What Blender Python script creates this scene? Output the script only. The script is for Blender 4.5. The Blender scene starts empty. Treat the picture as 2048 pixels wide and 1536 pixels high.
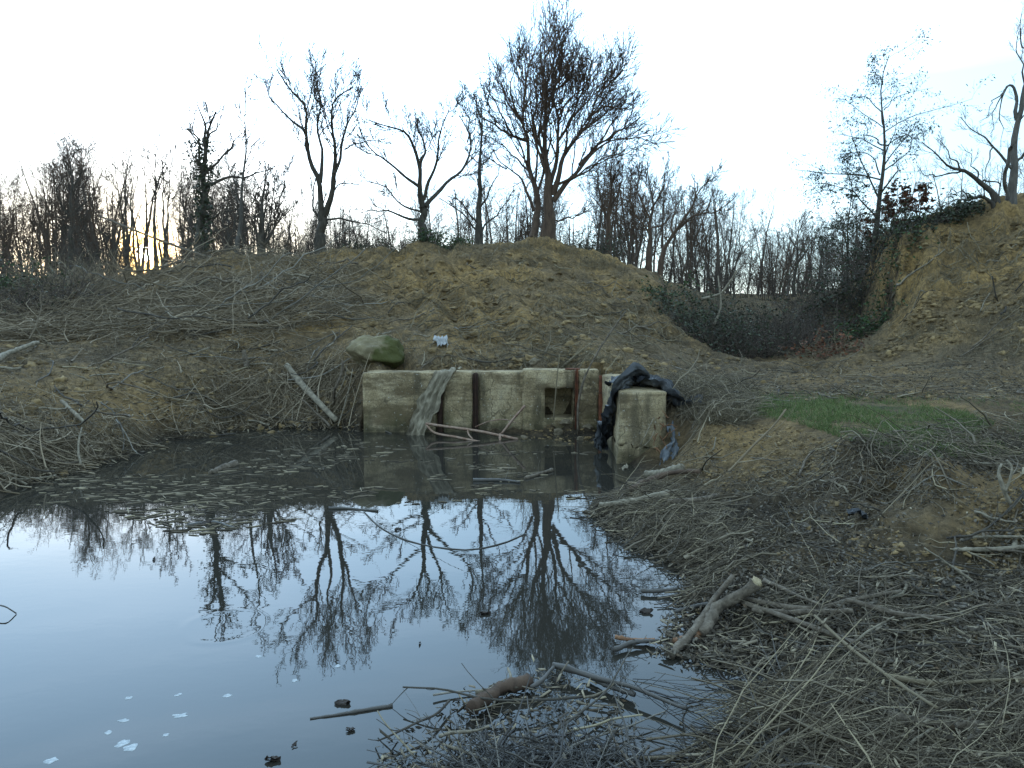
import bpy, math, random
import numpy as np
from mathutils import Vector
C = bpy.context.scene
COL = C.collection
rng = np.random.default_rng(7)
PI = math.pi

# ------------------------------------------------------------------ camera
F = 1478.0                      # focal length in pixels of the 2048 px wide photograph
PITCH = math.radians(4.76)
CAMZ = 2.0
cam_d = bpy.data.cameras.new('camera'); cam = bpy.data.objects.new('camera', cam_d); COL.objects.link(cam)
cam.location = (0, 0, CAMZ); cam.rotation_euler = (PI/2 - PITCH, 0, 0)
cam_d.sensor_width = 36; cam_d.lens = 36*F/2048; cam_d.clip_start = .05; cam_d.clip_end = 3000
C.camera = cam
C.render.resolution_x, C.render.resolution_y = 1024, 768
C.view_settings.view_transform = 'Standard'; C.view_settings.look = 'None'
C.view_settings.exposure = 0.55; C.view_settings.gamma = 1.0

# ------------------------------------------------------------------ sky and sun
SUN_AZ = math.radians(-26.2); SUN_EL = math.radians(4.75)
sv = Vector((math.sin(SUN_AZ)*math.cos(SUN_EL), math.cos(SUN_AZ)*math.cos(SUN_EL), math.sin(SUN_EL)))
W = bpy.data.worlds.new('World'); C.world = W; W.use_nodes = True
nt = W.node_tree; nt.nodes.clear()
N, L = nt.nodes.new, nt.links.new
sky = N('ShaderNodeTexSky'); sky.sky_type = 'NISHITA'; sky.sun_disc = False
sky.sun_elevation = SUN_EL; sky.sun_rotation = SUN_AZ
sky.air_density = 1.0; sky.dust_density = .7; sky.ozone_density = 2.5
bg = N('ShaderNodeBackground'); bg.inputs[1].default_value = 0.15
tc = N('ShaderNodeTexCoord')
dot = N('ShaderNodeVectorMath'); dot.operation = 'DOT_PRODUCT'; L(tc.outputs['Generated'], dot.inputs[0]); dot.inputs[1].default_value = sv
def wmath(op, a, b=None, c=None, clamp=False):
    n = N('ShaderNodeMath'); n.operation = op; n.use_clamp = clamp
    for i, v in enumerate((a, b, c)):
        if v is None: continue
        if isinstance(v, (int, float)): n.inputs[i].default_value = v
        else: L(v, n.inputs[i])
    return n.outputs[0]
d0 = wmath('MAXIMUM', dot.outputs['Value'], 0.0)
sep = N('ShaderNodeSeparateXYZ'); L(tc.outputs['Generated'], sep.inputs[0])
hz = N('ShaderNodeMapRange'); hz.interpolation_type = 'SMOOTHSTEP'; hz.inputs[1].default_value = 0.02; hz.inputs[2].default_value = 0.52; hz.inputs[3].default_value = .07; L(sep.outputs[2], hz.inputs[0])   # the air low over the horizon is dimmer and yellower
broad = wmath('MULTIPLY', wmath('MULTIPLY', wmath('POWER', d0, 4.0), 15.0), hz.outputs[0])         # thin bright veil of high cloud round the sun
mid = wmath('MULTIPLY', wmath('POWER', d0, 60.0), 2.5)
aur = wmath('MULTIPLY', wmath('POWER', d0, 5500.0), 320.0)          # aureole
disc = wmath('MULTIPLY', wmath('SMOOTH_MIN', 1.0, wmath('MULTIPLY', wmath('SUBTRACT', dot.outputs['Value'], math.cos(math.radians(.55))), 40000.0), 0.05, True), 4000.0)
def tint(val, col):
    m = N('ShaderNodeVectorMath'); m.operation = 'SCALE'; m.inputs[0].default_value = col; L(val, m.inputs['Scale']); return m.outputs[0]
def vadd(a, b):
    m = N('ShaderNodeVectorMath'); m.operation = 'ADD'; L(a, m.inputs[0]); L(b, m.inputs[1]); return m.outputs[0]
# faint streaks of cirrus
mp = N('ShaderNodeMapping'); mp.inputs['Scale'].default_value = (1.2, 1.2, 9.0); mp.inputs['Rotation'].default_value = (.12, .1, 0); L(tc.outputs['Generated'], mp.inputs[0])
nz = N('ShaderNodeTexNoise'); nz.inputs['Scale'].default_value = 2.2; nz.inputs['Detail'].default_value = 6; L(mp.outputs[0], nz.inputs['Vector'])
streak = wmath('MULTIPLY', wmath('SUBTRACT', nz.outputs['Fac'], 0.45, None, True), 6.0)
veil = N('ShaderNodeVectorMath'); veil.operation = 'ADD'; veil.inputs[1].default_value = (3.0, 4.2, 5.1); L(sky.outputs[0], veil.inputs[0])   # even high haze
acc = vadd(veil.outputs[0], tint(broad, (.52, .92, 1.4)))
acc = vadd(acc, tint(streak, (1.0, 1.0, 1.0)))
acc = vadd(acc, tint(mid, (1.0, .74, .48)))
acc = vadd(acc, tint(aur, (1.0, .6, .16)))
acc = vadd(acc, tint(disc, (1.0, .82, .5)))
L(acc, bg.inputs[0])
wo = N('ShaderNodeOutputWorld'); L(bg.outputs[0], wo.inputs[0])
W.cycles.sampling_method = 'MANUAL'; W.cycles.sample_map_resolution = 1024

sl = bpy.data.lights.new('sun', 'SUN'); sl.energy = 0.5; sl.angle = math.radians(.6); sl.color = (1.0, .66, .38)
so = bpy.data.objects.new('sun', sl); COL.objects.link(so); so.rotation_euler = (-sv).to_track_quat('-Z', 'Y').to_euler()
so.location = sv*200

# ------------------------------------------------------------------ helpers: projection
def at(px, py, Y):
    px, py, Y = np.asarray(px, float), np.asarray(py, float), np.asarray(Y, float)
    xc = (px-1024)/F; yc = (768-py)/F
    dy = math.cos(PITCH) + yc*math.sin(PITCH); dz = -math.sin(PITCH) + yc*math.cos(PITCH)
    t = Y/dy
    return np.stack([xc*t, Y+0*t, CAMZ + dz*t], -1)
def wat(px, py, z=0.0):
    px, py = np.asarray(px, float), np.asarray(py, float)
    xc = (px-1024)/F; yc = (768-py)/F
    dy = math.cos(PITCH) + yc*math.sin(PITCH); dz = -math.sin(PITCH) + yc*math.cos(PITCH)
    t = (z-CAMZ)/dz
    return np.stack([xc*t, dy*t, z+0*t], -1)
def proj(P):
    P = np.asarray(P, float); x, y, z = P[..., 0], P[..., 1], P[..., 2]-CAMZ
    d = y*math.cos(PITCH) - z*math.sin(PITCH); u = y*math.sin(PITCH) + z*math.cos(PITCH)
    return 1024 + F*x/d, 768 - F*u/d
def inpoly(px, py, poly):
    r = np.zeros(px.shape, bool); n = len(poly)
    for i in range(n):
        x0, y0 = poly[i]; x1, y1 = poly[(i+1) % n]
        if y0 == y1: continue
        c = ((y0 > py) != (y1 > py)) & (px < (x1-x0)*(py-y0)/(y1-y0)+x0)
        r ^= c
    return r

# ------------------------------------------------------------------ helpers: noise
def _h(ix, iy, iz, s):
    h = (ix.astype(np.int64)*374761393 + iy.astype(np.int64)*668265263 + iz.astype(np.int64)*2147483647 + s*974634777) & 0xffffffff
    h = ((h ^ (h >> 13))*1274126177) & 0xffffffff
    h = ((h ^ (h >> 16))*2246822519) & 0xffffffff
    return ((h ^ (h >> 15)) & 0xffffff)/float(0xffffff)*2-1
def vn(x, y, z=None, s=0):
    x, y = np.asarray(x, float), np.asarray(y, float)
    three = z is not None
    z = np.zeros_like(x) if z is None else np.asarray(z, float)
    ix, iy, iz = np.floor(x), np.floor(y), np.floor(z)
    fx, fy, fz = x-ix, y-iy, z-iz
    fx, fy, fz = fx*fx*(3-2*fx), fy*fy*(3-2*fy), fz*fz*(3-2*fz)
    def lay(k):
        a = _h(ix, iy, k, s)*(1-fx)+_h(ix+1, iy, k, s)*fx
        b = _h(ix, iy+1, k, s)*(1-fx)+_h(ix+1, iy+1, k, s)*fx
        return a*(1-fy)+b*fy
    return lay(iz)*(1-fz)+lay(iz+1)*fz if three else lay(iz)
def fbm(x, y, o=4, s=0, z=None, g=.5):
    r = 0; a = 1
    for i in range(o):
        r = r + a*vn(x*2**i+13.7*i, y*2**i-7.1*i, None if z is None else z*2**i, s+i); a *= g
    return r

# ------------------------------------------------------------------ helpers: meshes and objects
def mesh(name, V, Q, T=None, mat=None, smooth=True, mats=None, mi=None):
    V = np.asarray(V, np.float32).reshape(-1, 3)
    Q = np.zeros((0, 4), int) if Q is None else np.asarray(Q, np.int32).reshape(-1, 4)
    T = np.zeros((0, 3), int) if T is None else np.asarray(T, np.int32).reshape(-1, 3)
    me = bpy.data.meshes.new(name)
    me.vertices.add(len(V)); me.vertices.foreach_set('co', V.ravel())
    li = np.concatenate([Q.ravel(), T.ravel()]).astype(np.int32)
    ls = np.concatenate([np.arange(len(Q))*4, len(Q)*4+np.arange(len(T))*3]).astype(np.int32)
    me.loops.add(len(li)); me.loops.foreach_set('vertex_index', li)
    me.polygons.add(len(ls)); me.polygons.foreach_set('loop_start', ls)
    me.polygons.foreach_set('use_smooth', np.full(len(ls), smooth))
    for m in (mats or ([mat] if mat else [])): me.materials.append(m)
    if mi is not None: me.polygons.foreach_set('material_index', np.asarray(mi, np.int32))
    me.update(calc_edges=True)
    return me
def tag(o, label=None, cat=None, group=None, kind=None):
    if label: o['label'] = label
    if cat: o['category'] = cat
    if group: o['group'] = group
    if kind: o['kind'] = kind
    return o
def obj(name, geo, mat, parent=None, loc=None, smooth=True, **k):
    """geo = (V, Q[, T]) in world coordinates; the origin goes to the base of the piece, or the parent's origin"""
    V = np.asarray(geo[0], float).reshape(-1, 3); Q = geo[1]; T = geo[2] if len(geo) > 2 else None
    if parent is not None: base = np.array(parent.location)
    elif loc is not None: base = np.array(loc, float)
    else: base = np.array([*V[:, :2].mean(0), V[:, 2].min()])
    mt = mat if isinstance(mat, (list, tuple)) else [mat]
    o = bpy.data.objects.new(name, mesh(name, V-base, Q, T, mats=mt, smooth=smooth, mi=k.get('mi')))
    COL.objects.link(o)
    if parent is not None: o.parent = parent
    else: o.location = base
    return o
def empty(name, loc, label, cat, group=None):
    o = bpy.data.objects.new(name, None); COL.objects.link(o); o.location = [float(v) for v in loc]
    o.empty_display_size = .3
    return tag(o, label, cat, group)
def join(gs):
    Vs, Qs, Ts, n = [], [], [], 0
    for g in gs:
        v = np.asarray(g[0], float).reshape(-1, 3); Vs.append(v)
        if g[1] is not None and len(g[1]): Qs.append(np.asarray(g[1]).reshape(-1, 4)+n)
        if len(g) > 2 and g[2] is not None and len(g[2]): Ts.append(np.asarray(g[2]).reshape(-1, 3)+n)
        n += len(v)
    return (np.concatenate(Vs), np.concatenate(Qs) if Qs else None, np.concatenate(Ts) if Ts else None)
def nrm(v):
    return v/np.maximum(np.linalg.norm(v, axis=-1, keepdims=True), 1e-9)
def tubes(P, R, S=3, cap=False, rough=0.0):
    P = np.asarray(P, float); R = np.asarray(R, float); n, K = P.shape[:2]
    T = nrm(np.gradient(P, axis=1)); D = nrm(P[:, -1]-P[:, 0]+1e-6)
    ax = np.argmin(np.abs(D), 1); ref = np.eye(3)[ax][:, None, :]
    U = nrm(np.cross(T, ref)); Vv = np.cross(T, U)
    a = np.arange(S)*2*PI/S
    rr = R[:, :, None, None]*np.ones((n, K, S, 1))
    if rough: rr = rr*(1+rough*rng.normal(size=rr.shape))
    V = P[:, :, None]+rr*(np.cos(a)[None, None, :, None]*U[:, :, None]+np.sin(a)[None, None, :, None]*Vv[:, :, None])
    i = np.arange(n)[:, None, None]*K*S; k = np.arange(K-1)[None, :, None]*S; s = np.arange(S)[None, None, :]; s1 = (s+1) % S
    Q = np.stack([i+k+s, i+k+s1, i+k+S+s1, i+k+S+s], -1).reshape(-1, 4)
    Vf = V.reshape(-1, 3); Tt = None
    if cap:
        c0 = P[:, 0]+T[:, 0]*R[:, :1]*.1; c1 = P[:, -1]-T[:, -1]*R[:, -1:]*.1; m = len(Vf)
        Vf = np.concatenate([Vf, c0, c1]); ii = np.arange(n)[:, None]*K*S; s = np.arange(S)[None]; s1 = (s+1) % S
        t0 = np.stack([ii+s1, ii+s, m+np.arange(n)[:, None]+0*s], -1).reshape(-1, 3)
        e = ii+(K-1)*S
        t1 = np.stack([e+s, e+s1, m+n+np.arange(n)[:, None]+0*s], -1).reshape(-1, 3)
        Tt = np.concatenate([t0, t1])
    return (Vf, Q, Tt)
def resample(P, K):
    P = np.asarray(P, float)
    # Catmull-Rom through the points, then even spacing
    Q = np.vstack([2*P[0]-P[1], P, 2*P[-1]-P[-2]]); out = []
    for i in range(len(P)-1):
        p0, p1, p2, p3 = Q[i:i+4]
        for t in np.linspace(0, 1, 9)[:-1]:
            out.append(.5*((2*p1)+(-p0+p2)*t+(2*p0-5*p1+4*p2-p3)*t*t+(-p0+3*p1-3*p2+p3)*t**3))
    out.append(P[-1]); out = np.array(out)
    s = np.concatenate([[0], np.cumsum(np.linalg.norm(np.diff(out, axis=0), axis=1))])
    u = np.linspace(0, s[-1], K)
    return np.stack([np.interp(u, s, out[:, j]) for j in range(out.shape[1])], -1)
def walk(p0, d, ln, K, wander, trop=0.0, r=None):
    r = r or rng
    P = [p0]; d = nrm(d)
    for k in range(K-1):
        d = nrm(d+r.normal(size=d.shape)*wander+np.array([0, 0, trop]))
        P.append(P[-1]+d*(ln/(K-1))[:, None])
    return np.stack(P, 1)
def spawn(P, R, n, t0, t1, ang, lr, K, wander, trop, rk=.6, rmin=.004, r=None, tip=.25, lens=None):
    """n children along each of the polylines P"""
    r = r or rng
    m, kk = P.shape[:2]
    t = t0+(t1-t0)*(np.arange(n)[None]+r.uniform(size=(m, n)))/n
    f = t*(kk-1); i = np.clip(f.astype(int), 0, kk-2); w = (f-i)[..., None]
    ii = np.arange(m)[:, None]
    p = P[ii, i]*(1-w)+P[ii, i+1]*w
    T = nrm(P[ii, i+1]-P[ii, i]); rad = (R[ii, i]*(1-w[..., 0])+R[ii, i+1]*w[..., 0])
    plen = np.linalg.norm(np.diff(P, axis=1), axis=-1).sum(1)[:, None]
    v = r.normal(size=T.shape); perp = nrm(v-(v*T).sum(-1, keepdims=True)*T)
    a = ang*(r.uniform(.6, 1.35, size=t.shape))[..., None]
    d = np.cos(a)*T+np.sin(a)*perp
    ln = plen*lr*(1.15-.6*t)*r.uniform(.55, 1.3, size=t.shape)
    p, d, ln = p.reshape(-1, 3), d.reshape(-1, 3), ln.ravel()
    C_ = walk(p, d, ln, K, wander, trop, r)
    r0 = np.maximum(np.minimum(rad.ravel()*rk, ln*.013), rmin)
    return C_, np.maximum(r0[:, None]*np.linspace(1, tip, K)[None], rmin*.6)
def leaves(Cn, size, r=None, asp=2.2, droop=0.0, up=None):
    """small folded leaf quads at the centres Cn"""
    r = r or rng
    n = len(Cn); d = r.normal(size=(n, 3)); d[:, 2] = d[:, 2]*.5-droop; d = nrm(d)
    v = r.normal(size=(n, 3)); b = nrm(np.cross(d, v)); nn = np.cross(d, b)
    s = (size*r.uniform(.6, 1.4, size=n))[:, None]
    p0 = Cn; p2 = Cn+d*s; m = Cn+d*s*.5+nn*s*.08
    V = np.stack([p0, m+b*s/asp*.5, p2, m-b*s/asp*.5], 1).reshape(-1, 3)
    return (V, np.arange(4*n).reshape(-1, 4))

# ------------------------------------------------------------------ materials
def ramp(nd, cols):
    cr = nd.color_ramp
    while len(cr.elements) < len(cols): cr.elements.new(.5)
    for e, (p, c) in zip(cr.elements, cols): e.position = p; e.color = (*c, 1)
def material(name, cols, scale=4.0, rough=.85, bump=.4, bscale=20.0, src='noise', mixisl=.0, spec=.3, detail=6, bdist=.02, stretch=(1, 1, 1), trans=0.0):
    """procedural colour from noise / island / object randomness, with a noise bump"""
    m = bpy.data.materials.new(name); m.use_nodes = True; t = m.node_tree; n = t.nodes.new; l = t.links.new
    b = t.nodes['Principled BSDF']; b.inputs['Roughness'].default_value = rough; b.inputs['Specular IOR Level'].default_value = spec
    tcn = n('ShaderNodeTexCoord'); mpn = n('ShaderNodeMapping'); mpn.inputs['Scale'].default_value = stretch; l(tcn.outputs['Object'], mpn.inputs[0])
    ns = n('ShaderNodeTexNoise'); ns.inputs['Scale'].default_value = scale; ns.inputs['Detail'].default_value = detail; ns.inputs['Roughness'].default_value = .65
    l(mpn.outputs[0], ns.inputs['Vector'])
    fac = ns.outputs['Fac']
    if src != 'noise':
        if src == 'island': q = n('ShaderNodeNewGeometry').outputs['Random Per Island']
        else: q = n('ShaderNodeObjectInfo').outputs['Random']
        mx = n('ShaderNodeMix'); mx.inputs[0].default_value = mixisl; l(fac, mx.inputs[2]); l(q, mx.inputs[3]); fac = mx.outputs[0]
    rp = n('ShaderNodeValToRGB'); ramp(rp, cols); l(fac, rp.inputs[0]); l(rp.outputs[0], b.inputs['Base Color'])
    if bump:
        nb = n('ShaderNodeTexNoise'); nb.inputs['Scale'].default_value = bscale; nb.inputs['Detail'].default_value = 5
        l(mpn.outputs[0], nb.inputs['Vector'])
        bp = n('ShaderNodeBump'); bp.inputs['Strength'].default_value = bump; bp.inputs['Distance'].default_value = bdist
        l(nb.outputs['Fac'], bp.inputs['Height']); l(bp.outputs[0], b.inputs['Normal'])
    return m
M = {}
M['bark'] = material('bark', [(.3, (.035, .03, .026)), (.55, (.075, .064, .05)), (.8, (.13, .115, .09))], 9, .9, .6, 30, stretch=(1, 1, .3))
M['barkpale'] = material('bark_pale', [(.3, (.06, .055, .05)), (.55, (.12, .11, .095)), (.8, (.2, .19, .165))], 8, .9, .6, 30, stretch=(1, 1, .3))
M['barkred'] = material('bark_warm', [(.3, (.05, .034, .025)), (.55, (.1, .066, .045)), (.8, (.16, .11, .075))], 8, .9, .6, 30, stretch=(1, 1, .3))
M['twig'] = material('twig', [(.2, (.045, .035, .03)), (.6, (.09, .07, .055)), (.9, (.14, .11, .085))], 3, .9, 0, src='island', mixisl=.7)
M['litter'] = material('litter_wood', [(.0, (.03, .024, .016)), (.3, (.09, .07, .046)), (.55, (.16, .132, .092)), (.8, (.26, .215, .145)), (1, (.42, .35, .22))], 6, .8, 0, src='island', mixisl=.85)
M['litterdark'] = material('litter_wood_wet', [(.0, (.015, .013, .012)), (.4, (.045, .04, .035)), (.75, (.11, .10, .085)), (1, (.22, .20, .165))], 6, .6, 0, src='island', mixisl=.85, spec=.5)
M['brush'] = material('brush_wood', [(.0, (.06, .044, .026)), (.4, (.16, .122, .075)), (.7, (.26, .205, .135)), (1, (.42, .35, .245))], 4, .85, 0, src='island', mixisl=.85)
M['straw'] = material('straw', [(.0, (.06, .048, .03)), (.5, (.15, .12, .075)), (1, (.3, .25, .16))], 4, .85, 0, src='island', mixisl=.9)
M['deadleaf'] = material('dead_leaf', [(.0, (.03, .024, .018)), (.5, (.095, .078, .058)), (.85, (.16, .14, .11)), (1, (.2, .12, .055))], 6, .8, 0, src='island', mixisl=.9)
M['redleaf'] = material('red_leaf', [(.0, (.05, .022, .014)), (.5, (.12, .048, .026)), (1, (.2, .085, .04))], 6, .7, 0, src='island', mixisl=.9)
M['darkleaf'] = material('dark_leaf', [(.0, (.02, .026, .016)), (.5, (.04, .05, .026)), (1, (.07, .08, .04))], 6, .6, 0, src='island', mixisl=.9)
M['greenleaf'] = material('green_leaf', [(.0, (.018, .035, .012)), (.5, (.035, .065, .02)), (1, (.07, .11, .035))], 6, .55, 0, src='island', mixisl=.9)
M['grass'] = material('grass_blades', [(.0, (.04, .065, .018)), (.45, (.10, .145, .04)), (.75, (.155, .195, .065)), (1, (.24, .2, .1))], 6, .7, 0, src='island', mixisl=.8)
M['clod'] = material('clod', [(.0, (.08, .058, .032)), (.4, (.17, .12, .06)), (.75, (.27, .19, .09)), (1, (.33, .24, .115))], 9, .95, .6, 40, src='island', mixisl=.6)
M['log'] = material('log_bark', [(.3, (.045, .034, .024)), (.5, (.125, .10, .072)), (.75, (.24, .20, .15))], 14, .85, .9, 60, stretch=(1, 1, 1), bdist=.01)
M['logpale'] = material('log_pale', [(.3, (.1, .085, .06)), (.5, (.21, .18, .13)), (.75, (.36, .31, .23))], 14, .85, .7, 60, bdist=.01)
M['logred'] = material('log_inner', [(.3, (.13, .065, .035)), (.55, (.26, .14, .075)), (.8, (.38, .25, .14))], 16, .8, .7, 50, bdist=.01)
M['cutwood'] = material('cut_wood', [(.3, (.3, .23, .13)), (.7, (.5, .42, .27))], 25, .8, .4, 60)
M['rust'] = material('rust', [(.3, (.05, .022, .014)), (.5, (.14, .05, .025)), (.75, (.24, .095, .045))], 9, .85, .5, 60, bdist=.006)
M['rustdark'] = material('rust_dark', [(.3, (.022, .014, .011)), (.55, (.05, .027, .018)), (.8, (.1, .045, .026))], 9, .8, .5, 60, bdist=.006)
M['rustpale'] = material('rust_pale', [(.3, (.15, .08, .05)), (.5, (.27, .18, .13)), (.75, (.36, .28, .22))], 14, .85, .5, 60, bdist=.006)
M['cloth'] = material('geotextile', [(.3, (.12, .10, .07)), (.5, (.24, .205, .145)), (.75, (.36, .315, .23))], 7, .9, .5, 90, bdist=.006, stretch=(1, 1, .4))
M['plastic'] = material('black_plastic', [(.3, (.012, .013, .015)), (.52, (.028, .031, .036)), (.75, (.13, .13, .125))], 5, .42, .5, 22, spec=.6, bdist=.02)
M['plasticgrey'] = material('grey_plastic', [(.3, (.05, .06, .07)), (.55, (.12, .135, .15)), (.8, (.24, .26, .28))], 6, .5, .5, 22, spec=.5, bdist=.02)
M['stone'] = material('stone', [(.3, (.1, .08, .05)), (.55, (.19, .155, .105)), (.8, (.32, .27, .2))], 7, .9, .6, 30)
M['whitestone'] = material('white_stone', [(.3, (.3, .3, .29)), (.6, (.48, .48, .46)), (.85, (.6, .6, .58))], 7, .85, .5, 30)
M['foam'] = material('foam', [(.35, (.28, .31, .33)), (.65, (.52, .55, .56))], 60, .9, 0, 60, spec=.1)
M['wetleaf'] = material('wet_leaf', [(.3, (.02, .015, .012)), (.7, (.06, .042, .03))], 20, .5, .3, 60, spec=.5)
def concrete():
    m = bpy.data.materials.new('concrete'); m.use_nodes = True; t = m.node_tree; n = t.nodes.new; l = t.links.new
    b = t.nodes['Principled BSDF']; b.inputs['Roughness'].default_value = .9; b.inputs['Specular IOR Level'].default_value = .25
    g = n('ShaderNodeNewGeometry'); pos = g.outputs['Position']
    def noise(s, d, st=(1, 1, 1), r=.6):
        mp_ = n('ShaderNodeMapping'); mp_.inputs['Scale'].default_value = st; l(pos, mp_.inputs[0])
        q = n('ShaderNodeTexNoise'); q.inputs['Scale'].default_value = s; q.inputs['Detail'].default_value = d; q.inputs['Roughness'].default_value = r; l(mp_.outputs[0], q.inputs['Vector']); return q.outputs['Fac']
    def rp(f, cols): q = n('ShaderNodeValToRGB'); ramp(q, cols); l(f, q.inputs[0]); return q.outputs[0]
    def mix(f, a, c, mode='MIX'):
        q = n('ShaderNodeMix'); q.data_type = 'RGBA'; q.blend_type = mode
        if isinstance(f, float): q.inputs[0].default_value = f
        else: l(f, q.inputs[0])
        l(a, q.inputs[6])
        if isinstance(c, tuple): q.inputs[7].default_value = (*c, 1)
        else: l(c, q.inputs[7])
        return q.outputs[2]
    base = rp(noise(3, 8), [(.3, (.28, .21, .115)), (.5, (.43, .335, .195)), (.7, (.56, .455, .29))])
    fine = rp(noise(38, 4), [(.3, (.55, .55, .55)), (.5, (.95, .95, .95)), (.72, (1.25, 1.25, 1.25))])
    c = mix(1.0, base, fine, 'MULTIPLY')
    c = mix(rp(noise(1.1, 5, (1, 1, 3.2)), [(.48, (0, 0, 0)), (.6, (.8, .8, .8))]), c, (.12, .085, .045))       # brown tide stains
    c = mix(rp(noise(2.2, 5, (1.6, 1.6, .3)), [(.5, (0, 0, 0)), (.64, (.75, .75, .75))]), c, (.085, .07, .045))        # runs down the face
    sx = n('ShaderNodeSeparateXYZ'); l(pos, sx.inputs[0])
    mr = n('ShaderNodeMapRange'); mr.inputs[1].default_value = .5; mr.inputs[2].default_value = 0.0; l(sx.outputs[2], mr.inputs[0])
    mm = n('ShaderNodeMath'); mm.operation = 'MULTIPLY'; l(mr.outputs[0], mm.inputs[0]); l(rp(noise(4, 5), [(.42, (0, 0, 0)), (.62, (.75, .75, .75))]), mm.inputs[1])
    c = mix(mm.outputs[0], c, (.09, .085, .035))                                                                      # algae by the water
    c = mix(rp(noise(26, 2), [(.66, (0, 0, 0)), (.74, (.8, .8, .8))]), c, (.62, .6, .52))                              # lichen specks
    c = mix(rp(noise(55, 1), [(.27, (.9, .9, .9)), (.33, (0, 0, 0))]), c, (.06, .05, .035))                            # pits
    wl_ = n('ShaderNodeMapRange'); wl_.inputs[1].default_value = .20; wl_.inputs[2].default_value = .05; l(sx.outputs[2], wl_.inputs[0])
    wn = n('ShaderNodeMath'); wn.operation = 'MULTIPLY'; l(wl_.outputs[0], wn.inputs[0]); l(rp(noise(7, 4), [(.3, (.25, .25, .25)), (.6, (.85, .85, .85))]), wn.inputs[1]); c = mix(wn.outputs[0], c, (.06, .052, .03))   # wet line
    vo = n('ShaderNodeTexVoronoi'); vo.feature = 'DISTANCE_TO_EDGE'; vo.inputs['Scale'].default_value = 1.1
    wpn = n('ShaderNodeVectorMath'); wpn.operation = 'MULTIPLY_ADD'; nq = n('ShaderNodeTexNoise'); nq.inputs['Scale'].default_value = 3; l(pos, nq.inputs['Vector']); l(nq.outputs['Color'], wpn.inputs[0]); wpn.inputs[1].default_value = (.5, .5, .5); l(pos, wpn.inputs[2]); l(wpn.outputs[0], vo.inputs['Vector'])
    c = mix(rp(vo.outputs['Distance'], [(.0, (.7, .7, .7)), (.012, (0, 0, 0))]), c, (.07, .055, .035))               # hairline cracks
    wv_ = n('ShaderNodeTexWave'); wv_.bands_direction = 'Z'; wv_.inputs['Scale'].default_value = 1.6; wv_.inputs['Distortion'].default_value = .6; wv_.inputs['Detail'].default_value = 2; l(pos, wv_.inputs['Vector'])
    c = mix(rp(wv_.outputs['Fac'], [(.0, (.28, .28, .28)), (.05, (0, 0, 0))]), c, (.12, .095, .055))                  # board joints
    l(c, b.inputs['Base Color'])
    bp = n('ShaderNodeBump'); bp.inputs['Strength'].default_value = .9; bp.inputs['Distance'].default_value = .03; l(noise(30, 8, r=.8), bp.inputs['Height']); l(bp.outputs[0], b.inputs['Normal'])
    return m
M['concrete'] = concrete()
def mossrock():
    m = material('moss_rock', [(.3, (.11, .09, .05)), (.55, (.2, .165, .095)), (.8, (.32, .27, .16))], 5, .9, .8, 22)
    t = m.node_tree; n = t.nodes.new; l = t.links.new; b = t.nodes['Principled BSDF']
    old = b.inputs['Base Color'].links[0].from_socket
    ns = n('ShaderNodeTexNoise'); ns.inputs['Scale'].default_value = 2.6; ns.inputs['Detail'].default_value = 7
    tcn = n('ShaderNodeTexCoord'); l(tcn.outputs['Object'], ns.inputs['Vector'])
    sx = n('ShaderNodeSeparateXYZ'); l(tcn.outputs['Object'], sx.inputs[0])
    ad = n('ShaderNodeMath'); ad.operation = 'MULTIPLY_ADD'; l(sx.outputs[0], ad.inputs[0]); ad.inputs[1].default_value = .45; l(ns.outputs['Fac'], ad.inputs[2])
    rp = n('ShaderNodeValToRGB'); ramp(rp, [(.46, (0, 0, 0)), (.58, (.92, .92, .92))]); l(ad.outputs[0], rp.inputs[0])
    mx = n('ShaderNodeMix'); mx.data_type = 'RGBA'; l(rp.outputs[0], mx.inputs[0]); l(old, mx.inputs[6]); mx.inputs[7].default_value = (.055, .06, .014, 1); l(mx.outputs[2], b.inputs['Base Color'])
    return m
M['moss'] = mossrock()
M['paleplastic'] = material('pale_plastic', [(.3, (.26, .26, .26)), (.6, (.42, .42, .41)), (.85, (.55, .55, .54))], 9, .6, .4, 25)

# ------------------------------------------------------------------ terrain: control points (pixel, pixel, depth) -> world
ctl = []
def cp(*a):
    for (px, py, Y) in a: ctl.append(at(px, py, Y))
def cw(z, *a):
    for (px, py) in a: ctl.append(wat(px, py, z))
def cx(*a):
    for v in a: ctl.append(np.array(v, float))
cw(0.0, (-120, 1040), (0, 998), (93, 956), (222, 922), (334, 876), (445, 862), (560, 856), (660, 856))            # left shore
cw(-.45, (-100, 1150), (150, 1050), (400, 960), (600, 920), (800, 905), (1000, 925), (300, 1200), (600, 1150), (900, 1050), (1100, 1060), (300, 1400), (600, 1350), (900, 1230), (1150, 1180), (200, 1536), (500, 1520), (-200, 1400), (1150, 960))
cp((-150, 900, 9.5), (0, 905, 9.6), (100, 880, 10.4), (100, 800, 12), (0, 800, 11.4), (0, 720, 14.5), (100, 720, 14.5), (100, 655, 18), (0, 640, 19), (0, 600, 23))
cp((-200, 780, 11.5), (-250, 650, 18))
cp((250, 860, 11.6), (250, 790, 13), (260, 720, 15), (270, 650, 18), (270, 600, 21), (280, 562, 25))
cp((330, 545, 25), (400, 830, 13.2), (400, 760, 14.4), (400, 690, 16.5), (420, 620, 19.5), (450, 560, 22.5), (450, 512, 26))
cp((560, 830, 14.2), (560, 770, 14.8), (560, 690, 16.4), (580, 620, 19.5), (590, 560, 23), (600, 515, 28))
cp((690, 830, 14.1), (690, 770, 14.5), (690, 720, 15.2), (700, 650, 18), (720, 580, 22), (720, 500, 29))
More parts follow.
